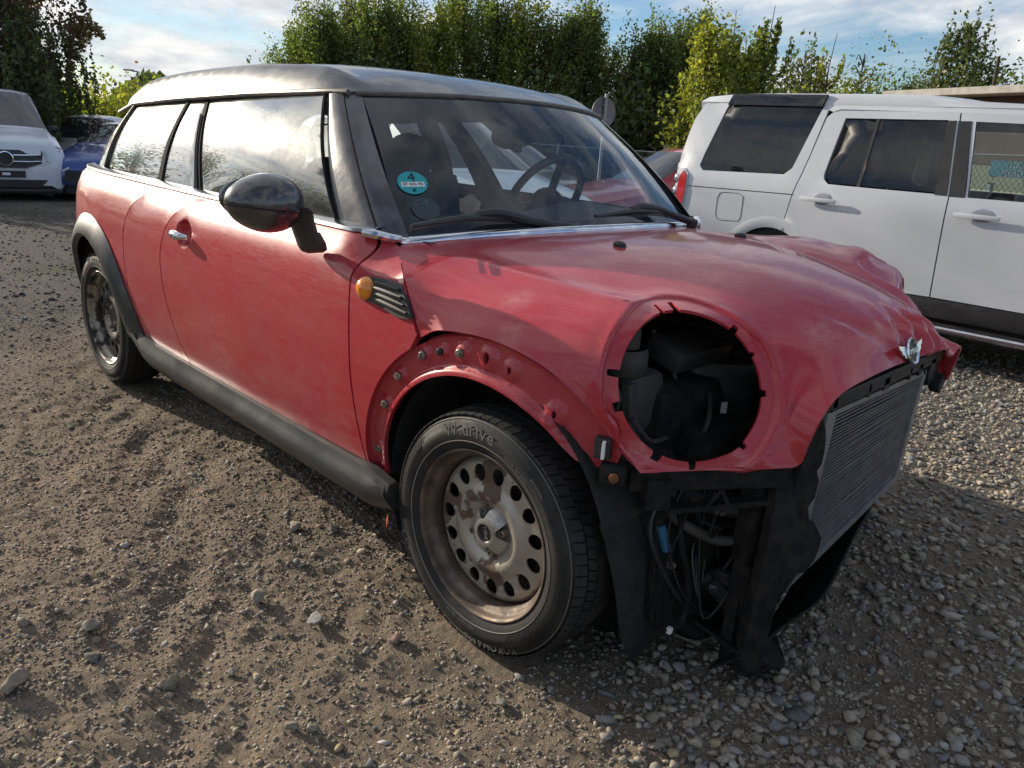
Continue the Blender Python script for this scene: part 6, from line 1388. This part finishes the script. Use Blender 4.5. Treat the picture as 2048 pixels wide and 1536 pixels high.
def tree(name, label, base, h, w, n, leaf, size, seed, style='poplar', group=None, trunk='bark', lean=(0, 0), bare=0.0, cat='tree'):
    r = np.random.default_rng(seed); root = empty(name, tuple(base), label=label, cat=cat, group=group)
    b = MB(); top = Vector((lean[0]*h, lean[1]*h, h)); tr = max(.03, h*.014)
    spine = [Vector((0, 0, 0)).lerp(top, s)+Vector((r.normal(0, .02*w), r.normal(0, .02*w), 0))*(s > 0) for s in np.linspace(0, .97, 7)]
    b.tube(spine, [tr*1.3, tr, tr*.8, tr*.6, tr*.4, tr*.2, tr*.1], 7)
    def sp(s): i = min(int(s*6), 5); return spine[i].lerp(spine[i+1], s*6-i)
    P = []; nb = {'poplar': 46, 'round': 44, 'weep': 60, 'sparse': 20, 'bare': 30}[style]; per = max(4, n//nb)
    for k in range(nb):
        a = r.uniform(0, 2*PI)
        if style in ('poplar', 'sparse'):
            s = r.uniform(.03, .93)**.9; L = h*(.30 if style == 'poplar' else .22)*(1.08-s)**.35*r.uniform(.7, 1.15); out = w*.5*(1-.72*s**2.2)*r.uniform(.45, 1.05)
            p0 = sp(s*.85); p1 = p0+Vector((math.cos(a)*out, math.sin(a)*out, L*.45)); p2 = p1+Vector((math.cos(a)*out*.18, math.sin(a)*out*.18, L*.75)); sd_ = (.14 if style == 'poplar' else .05)
        elif style == 'round':
            s = r.uniform(.15, .9); out = w*.5*math.sqrt(max(.05, 1-((s-.45)/.6)**2))*r.uniform(.5, 1.05); p0 = sp(s*.7); p1 = p0+Vector((math.cos(a)*out*.6, math.sin(a)*out*.6, h*.10)); p2 = p0+Vector((math.cos(a)*out, math.sin(a)*out, h*.16*r.uniform(.3, 1.3))); sd_ = .26
        elif style == 'weep':
            s = r.uniform(.35, .97); out = w*.5*math.sqrt(max(.06, 1-((s-.35)/.68)**2))*r.uniform(.3, 1.05); p0 = sp(s*.95); p1 = p0+Vector((math.cos(a)*out, math.sin(a)*out, h*.04)); p2 = p1+Vector((math.cos(a)*.1, math.sin(a)*.1, -h*r.uniform(.18, .5)*min(1, s))); sd_ = .085
        else:
            s = r.uniform(.3, .95); out = w*.5*(1.1-s)*r.uniform(.6, 1.2); p0 = sp(s); p1 = p0+Vector((math.cos(a)*out, math.sin(a)*out, h*.06)); p2 = p1+Vector((math.cos(a)*out*.3, math.sin(a)*out*.3, -h*.03)); sd_ = .1
        br = crv([p0, p1, p2], 5); b.tube(br, [max(tr*.35, .02), max(tr*.18, .012), .006], 4)
        t = r.uniform(.12 if style != 'weep' else .3, 1.05, per); C = np.array([tuple(c) for c in br]); idx = np.clip(t*(len(C)-1), 0, len(C)-1.001); i0 = idx.astype(int); f = (idx-i0)[:, None]
        Q = C[i0]*(1-f)+C[i0+1]*f
        cl = r.normal(size=(7, 3))*sd_*1.6; sdv = np.array([1, 1, 1.25]) if style != 'weep' else np.array([.8, .8, 2.6])
        Q = Q+cl[r.integers(0, 7, per)]*sdv*.7*w/2.4**.5*.8+r.normal(size=(per, 3))*sd_*sdv*(.35+.65*r.uniform(0, 1, (per, 1)))*min(1.6, w/2.2)*(.40 if style == 'weep' else 1.0)
        P.append(Q)
    b.build('trunk', trunk, root, True, angle=60)
    P = np.concatenate(P); P = P[P[:, 2] > .05]
    if bare: P = P[r.uniform(0, 1, len(P)) > bare]
    V, F, t = leaves(P, size, seed+1, .8 if style == 'weep' else 0.0)
    c = mesh_np('crown', V, F, leaf, root, tint=t); c['kind'] = 'stuff'; return root
def gbase(p): return (p[0], p[1], gl(p[0], p[1])-.05)
# row of young trees along the fence: photograph x, top y, distance, width, leaf, leaves
row = [(585, 60, 27, 2.4, 'leaf_green', 9000), (640, 0, 26, 2.6, 'leaf_green', 11000), (700, -20, 27, 2.5, 'leaf_dark', 9000), (752, -35, 25.5, 2.4, 'leaf_green', 11000), (812, -20, 26.5, 2.4, 'leaf_green', 10000), (868, -8, 25, 2.2, 'leaf_yellow', 9500), (925, -40, 26, 2.4, 'leaf_green', 11000), (985, -10, 25, 2.3, 'leaf_green', 10500), (1040, -30, 24.5, 2.2, 'leaf_yellow', 10000), (1100, 5, 24.5, 2.2, 'leaf_green', 10500), (1150, -8, 24, 2.0, 'leaf_green', 9500), (1205, 75, 25, 2.2, 'leaf_dark', 8000), (1255, 52, 24, 2.0, 'leaf_dark', 8500), (1300, 20, 24, 1.9, 'leaf_green', 8500), (1345, 28, 24.5, 1.8, 'leaf_dark', 8000), (1385, 8, 23, 1.7, 'leaf_green', 8500)]
desc = ['sparse leftmost tree of the green row, against bright clouds', 'tall green tree second from the left in the row', 'dark tree third from the left end of the row', 'tall green tree above the front end of the car roof', 'leafy tree just right of the roof ridge end', 'yellowish tree in the middle of the left row', 'tall dense green tree right of the yellowish one', 'green tree above the middle of the windscreen', 'yellow green tree above the right half of the windscreen', 'green tree at the right end of the tall row', 'last tall tree before the sky gap', 'lower dark tree right of the sky gap, above the round sign', 'narrow dark tree second from the sky gap', 'green tree above the gap between red car and off-roader', 'dark slim tree left of the off-roader roof', 'tall slim tree directly left of the bright yellow green one']
for i, ((u, v, dd, w, lf, n), lb) in enumerate(zip(row, desc)):
    p = at(u, 250, dd); tp = at(u, v, dd); b_ = gbase(p); tree('tree', lb, b_, tp[2]-b_[2]+.1, w*.78, int(n*1.5), lf, .078, 100+i, 'poplar', group='young trees growing in a row behind the fence')
# lower dense undergrowth filling the foot of the row
for i, (u, v, dd, w, n, lb) in enumerate([(640, 170, 24.5, 3.0, 5000, 'dark bush at the foot of the left trees'), (800, 175, 24.5, 3.2, 6000, 'dark bush behind the car roof'), (960, 180, 24, 3.2, 6000, 'dark bush behind the windscreen top'), (1120, 180, 23.5, 3.0, 6500, 'dark bush left of the round sign'), (1240, 185, 23, 2.6, 6500, 'dark bush behind the round sign'), (1340, 190, 22.6, 2.4, 6000, 'dark bush right of the round sign')]):
    p = at(u, 250, dd); tp = at(u, v, dd); b_ = gbase(p); tree('bush', lb, b_, tp[2]-b_[2], w, n, 'leaf_dark', .13, 140+i, 'round', group='dark bushes under the tree row', cat='bush')
oth = [(1560, 150, 26, 3.0, 'leaf_yellow', 6000, 'round', 'broad yellow green bush above the off-roader rear roof'), (1690, 160, 29, 3.4, 'leaf_green', 6500, 'round', 'low green bush in front of the bare tree'), (1770, 168, 30, 3.2, 'leaf_dark', 6000, 'round', 'low dark bush right of the bare tree'), (1860, 170, 34, 3.4, 'leaf_dark', 6000, 'round', 'low dark bush left of the lone tall birch'), (1420, 45, 20, 2.0, 'leaf_yellow', 9500, 'poplar', 'bright yellow green tree above the tail of the off-roader'), (1470, 70, 21, 1.8, 'leaf_yellow', 7500, 'poplar', 'yellow green bushy tree above the off-roader side window'), (1515, 5, 21.5, 1.5, 'leaf_green', 3200, 'sparse', 'thin see-through tree with long upright shoots'), (1440, 15, 20.5, 1.3, 'leaf_green', 1500, 'sparse', 'thin shoots rising above the bright yellow green tree'), (1585, 95, 27, 2.3, 'leaf_dark', 5200, 'weep', 'small dark drooping birch above the off-roader roof'), (1640, 62, 23, 1.3, 'leaf_yellow', 900, 'sparse', 'lone thin leafy shoots against the blue sky'), (1640, 138, 24, 2.2, 'leaf_yellow', 4200, 'round', 'low yellow bush behind the off-roader roof'), (1740, 142, 30, 2.6, 'leaf_dark', 3600, 'round', 'dark round tree beside the bare one'), (1805, 118, 26, 2.2, 'leaf_dark', 3600, 'sparse', 'dark bush with one long leaning branch'), (1905, 42, 34, 3.2, 'leaf_dark', 9000, 'weep', 'tall birch standing alone right of the leaning branch'), (1965, 135, 33, 1.5, 'leaf_green', 1800, 'round', 'small young tree beside the leaning post'), (2040, 82, 32, 3.6, 'leaf_dark', 6500, 'round', 'loose dark tree at the right edge above the shed'), (1820, 165, 36, 7, 'leaf_dark', 7000, 'round', 'far dark tree mass behind the shed roof')]
for i, (u, v, dd, w, lf, n, stl, lb) in enumerate(oth):
    p = at(u, 250, dd); tp = at(u, v, dd); b_ = gbase(p); tree('tree', lb, b_, tp[2]-b_[2]+.1, w, n, lf, .095 if dd < 28 else .12, 200+i, stl, lean=(.0, .0) if i != 12 else (.10, .10))
p = at(1705, 250, 27); tp = at(1705, 98, 27); b_ = gbase(p); tree('bare_tree', 'leafless tree with fine twigs against the sky', b_, tp[2]-b_[2], 2.8, 300, 'leaf_dark', .06, 300, 'bare')
# weeping tree on the left
p = at(-110, 250, 24); b_ = gbase(p); tree('weeping_birch', 'large weeping birch behind the van, its hanging leaves coloured brown for the flare', b_, 9.0, 6.8, 46000, 'leaf_flare_brown', .085, 400, 'weep', trunk='bark_pale')
p = at(30, 250, 22.5); b_ = gbase(p); tree('tree', 'dark low tree under the weeping birch', b_, 3.6, 3.4, 20000, 'leaf_dark', .085, 404, 'weep')
p = at(-160, 250, 26); b_ = gbase(p); tree('tree', 'dense tree left of the van, mostly beyond the picture', b_, 7.5, 6, 20000, 'leaf_flare_brown', .14, 405, 'weep')
# overhanging branch right of the birch
br = empty('hanging_branch', tuple(at(110, 60, 22)), label='thin hanging birch branch reaching right against the sky', cat='branch'); o0 = at(110, 60, 22); b = MB(); pts = [at(u, v, 22)-o0 for u, v in ((100, 50), (130, 42), (160, 32), (185, 42), (205, 62))]; b.tube(pts, [.03, .02, .008], 5, smooth_n=4); b.build('limb', 'bark', br); P = []
r_ = np.random.default_rng(8)
for u, v, L in [(152, 34, 70), (158, 34, 60), (165, 34, 50), (172, 38, 42), (180, 40, 30), (188, 46, 26), (196, 52, 24), (204, 62, 14), (140, 45, 80), (130, 50, 70), (175, 30, 10), (147, 40, 60), (120, 50, 90)]:
    for k in range(int(L*1.5)): t = r_.uniform(0, 1); P.append(at(u+t*L*.22+r_.normal(0, 3), v+t*L+r_.normal(0, 2), 22+r_.normal(0, .2))-o0)
V, F, t = leaves(np.array(P), .085, 9, .8); c = mesh_np('foliage', V, F, 'leaf_amber', br, tint=t); c['kind'] = 'stuff'
for i, (u, v, dd, w, n, lb) in enumerate([(185, 212, 34, 4, 5500, 'sunlit green bush behind the silver coupe'), (235, 206, 33, 3.0, 5500, 'taller green bush left of the car roof'), (258, 204, 38, 2.4, 3500, 'green bush half hidden by the car roof')]):
    p = at(u, 250, dd); tp = at(u, v, dd); b_ = gbase(p); tree('bush', lb, b_, tp[2]-b_[2], w, n, 'leaf_yellow' if i < 2 else 'leaf_green', .14, 420+i, 'round', cat='bush')
# trees that stand beyond the left frame and mirror in the side windows
for i, (a, dd, h, w) in enumerate([(-152, 26, 5.6, 5), (-158, 30, 6.0, 5), (-141, 24, 6.0, 5), (172.5, 30, 6.8, 4.5), (-169, 32, 7.6, 5)]):
    x, y = 1.2+dd*math.cos(math.radians(a)), -1.9+dd*math.sin(math.radians(a)); tree('tree', 'tree %s beyond the left edge, mirrored in the side windows' % ['with a broad crown', 'with a low crown', 'with a high crown', 'near the van', 'standing farthest back'][i], (x, y, gl(x, y)), h, w, 7000, 'leaf_dark', .16, 450+i, 'round')
# distant hedge that closes the horizon all round
mat('far_green', (.035, .05, .025), 1.0, var=(.06, .075, .035), vscale=.3)
r_ = np.random.default_rng(77); n = 90000; a = r_.uniform(0, 2*PI, n); rr = r_.uniform(60, 75, n); hh = (3.0+1.6*np.sin(a*9)+1.2*np.sin(a*23+1)+.8*np.sin(a*61))*r_.uniform(0, 1, n)**.8
P = np.stack([rr*np.cos(a), rr*np.sin(a), -.7+hh], 1); V, F, t = leaves(P, .75, 78); o = mesh_np('distant_trees', V, F, 'leaf_dark', tint=t, kind='stuff'); o['label'] = 'distant dark treeline closing the horizon'; o['category'] = 'treeline'

# ---- round sign seen from behind
s0 = at(1210, 225, 17.0); base = gl(s0[0], s0[1]); sg = empty('round_sign', (s0[0], s0[1], base), label='round traffic sign seen from behind on a grey pole', cat='sign')
vd = Vector((s0[0]-_C[0], s0[1]-_C[1], 0)).normalized(); vd = Matrix.Rotation(math.radians(38), 3, 'Z')@vd; zc = s0[2]-base
b = MB(); b.tube([(0, 0, 0), (0, 0, zc+.36)], .033, 12); b.build('pole', 'galv', sg, True)
b = MB(); c = Vector((0, 0, zc))+vd*.045; b.lathe([(0, 0), (.285, 0), (.30, -.008), (.30, .006), (0, .006)], c, vd, 40); b.build('sign_plate', 'sign_back', sg, True, angle=30)
b = MB()
for z in (.14, -.14): b.box((vd.x*.02, vd.y*.02, zc+z), (.12, .06, .03), math.atan2(vd.y, vd.x)+PI/2)
b.build('clamp', 'galv', sg)
# street lamp far left
s0 = at(278, 185, 48); b0 = gl(s0[0], s0[1]); tp = at(273, 143, 48); hl_ = tp[2]-b0; lp = empty('street_lamp', (s0[0], s0[1], b0), label='slim street lamp standing far behind the car roof', cat='street lamp')
b = MB(); b.tube([(0, 0, 0), (0, 0, hl_*.5), (0, 0, hl_)], [.09, .07, .05], 8); b.build('pole', 'galv', lp, True)
b = MB(); rt = Vector((_R[0], _R[1], 0)).normalized(); b.tube([Vector((0, 0, hl_)), Vector((0, 0, hl_+.02))-rt*.3], .04, 6); b.box(Vector((0, 0, hl_+.05))-rt*.45, (.50, .16, .08), math.atan2(rt.y, rt.x), .02); b.build('lamp_head', 'galv', lp)
# leaning post
s0 = at(1985, 182, 30); tp = at(1998, 113, 30); g0 = gl(s0[0], s0[1]); b = MB(); d = Vector(tp)-Vector(s0); dn = d/d.z; b.tube([Vector((0, 0, 0)), dn*(tp[2]-g0)], [.07, .05], 8); o = b.build('leaning_post', 'bark'); q = Vector(tp)-dn*(tp[2]-g0); o.location = q; tag(o, 'thin leaning wooden post above the shed roof', 'post')
# white board behind the fence
s0 = at(1358, 300, 20.5); g0 = gl(s0[0], s0[1]); wb_ = empty('white_board', (s0[0], s0[1], g0), label='small white board behind the fence beside the off-roader', cat='board'); a = math.atan2(_R[1], _R[0])
b = MB(); zt_ = at(1345, 291, 20.5)[2]-g0; b.box((0, 0, zt_/2+.1), (.75, .04, zt_-.2), a); b.build('panel', 'plate_white', wb_); b = MB(); b.box((0, 0, .2), (.06, .06, .4), a); b.build('foot', 'galv', wb_)

# ---- chain-link fence in front of the trees
def fence_run(p0, p1, h, label, nposts, mesh=.11, wire=.0045):
    p0, p1 = Vector(p0), Vector(p1); L = (p1-p0).length; root = empty('chain_link_fence', tuple(p0), label=label, cat='fence'); d = (p1-p0)/L
    gzz = lambda s: gl(p0.x+d.x*s, p0.y+d.y*s)-p0.z
    for k in range(nposts): s = L*k/(nposts-1); b = MB(); z = gzz(s); b.tube([(d.x*s, d.y*s, z), (d.x*s, d.y*s, z+h+.05)], .025, 7); b.build('post', 'galv', root, True)
    b = MB(); b.tube([(d.x*s, d.y*s, gzz(s)+h) for s in np.linspace(0, L, 30)], .014, 5); b.build('top_rail', 'galv', root)
    V, F = [], []; n = int(L/mesh); V = []; F = []
    for k in range(-int(h/mesh), n):
        for sg in (1, -1):
            s0_, s1_ = k*mesh, k*mesh+h; z0, z1 = 0.0, h
            if s0_ < 0: z0 = -s0_; s0_ = 0
            if s1_ > L: z1 = h-(s1_-L); s1_ = L
            if z1-z0 < .05: continue
            if sg < 0: z0, z1 = h-z0, h-z1
            a_, b_ = Vector((d.x*s0_, d.y*s0_, gzz(s0_)+z0)), Vector((d.x*s1_, d.y*s1_, gzz(s1_)+z1)); off = Vector((0, 0, wire)); o2 = Vector((-d.y, d.x, 0))*wire; i = len(V)
            V += [a_-off, a_+off*.6+o2, a_+off*.6-o2, b_-off, b_+off*.6+o2, b_+off*.6-o2]; F += [(i, i+1, i+4, i+3), (i+1, i+2, i+5, i+4), (i+2, i, i+3, i+5)]
    o = mesh_obj('wire_mesh', V, F, 'galv', root); o['kind'] = 'stuff'; return root
a_ = at(560, 250, 21.5); b_ = at(1230, 315, 20.0); c_ = at(1560, 300, 18.5)
fence_run((a_[0], a_[1], gl(*a_[:2])), (b_[0], b_[1], gl(*b_[:2])), 1.55, 'chain-link fence in front of the long tree row', 7)
fence_run((b_[0], b_[1], gl(*b_[:2])), (c_[0], c_[1], gl(*c_[:2])), 1.55, 'chain-link fence right of the round sign with pale top rail', 4)
# ---- shed with cream wall behind the off-roader
sh0, sh1 = at(1826, 200, 15.0), at(2400, 190, 12.0); dd_ = Vector((sh1[0]-sh0[0], sh1[1]-sh0[1], 0)); Ls = dd_.length; dn = dd_.normalized(); nn_ = Vector((-dn.y, dn.x, 0)); nn_ = nn_ if nn_.dot(Vector((sh0[0]-_C[0], sh0[1]-_C[1], 0))) > 0 else -nn_
g0 = gl(sh0[0], sh0[1])-.05; shed = empty('shed', (sh0[0], sh0[1], g0), label='low shed with brown wall, grey roof edge and cream lower wall', cat='shed'); zt_ = at(1830, 187, 15.0)[2]-g0; Rs = Matrix((dn, nn_, Vector((0, 0, 1)))).transposed(); zb_ = at(1965, 262, 14.5)[2]-g0
b = MB(); b.box(dn*Ls/2+nn_*1.6+Vector((0, 0, (zt_-.1+1.75)/2+.0)), (Ls, 3.2, zt_-.1-1.75), Rs); b.build('upper_wall', 'brown_wall', shed)
b = MB(); b.box(dn*Ls/2+nn_*1.61+Vector((0, 0, .875)), (Ls-.02, 3.16, 1.75), Rs); b.build('wall', 'cream_wall', shed)
b = MB(); b.box(dn*Ls/2+nn_*1.5+Vector((0, 0, zt_-.04)), (Ls+.4, 3.9, .10), Rs, .01); b.build('roof', 'concrete', shed)
# fence board with graffiti in front of the shed, seen through the off-roader
q0 = at(1985, 322, 12.6); g1 = gl(q0[0], q0[1]); gb_ = empty('graffiti_board', (q0[0], q0[1], g1), label='turquoise board with sprayed letters seen through the off-roader window', cat='board'); zt2 = at(2010, 322, 12.6)[2]-g1; zb2 = at(2010, 354, 12.6)[2]-g1
b = MB(); b.box(dn*.75+Vector((0, 0, (zt2+zb2)/2)), (1.5, .03, zt2-zb2), Rs); b.build('panel', 'turquoise', gb_)
hh_ = zt2-zb2
for tx, yo in (('VIOLA', .25), ('MERDA', -.25)): place_text('lettering', tx, hh_*.58, Vector((0, 0, (zt2+zb2)/2+yo*hh_))+dn*(.42)-nn_*.022, dn, (0, 0, 1), 'graffiti', gb_, .002, 1.15)
b = MB(); b.box(dn*.7+Vector((0, 0, zb2-.05)), (1.7, .05, .07), Rs); b.build('rail', 'cream_wall', gb_)
for s_ in (0.02, 1.45): b = MB(); b.box(dn*s_+nn_*.04+Vector((0, 0, zt2/2)), (.06, .06, zt2), Rs); b.build('post', 'galv', gb_)
f0 = at(1940, 300, 12.2); f1 = at(2300, 300, 10.6); fence_run((f0[0], f0[1], gl(*f0[:2])), (f1[0], f1[1], gl(*f1[:2])), 1.75, 'chain-link fence before the graffiti board', 3, .09, .0035)
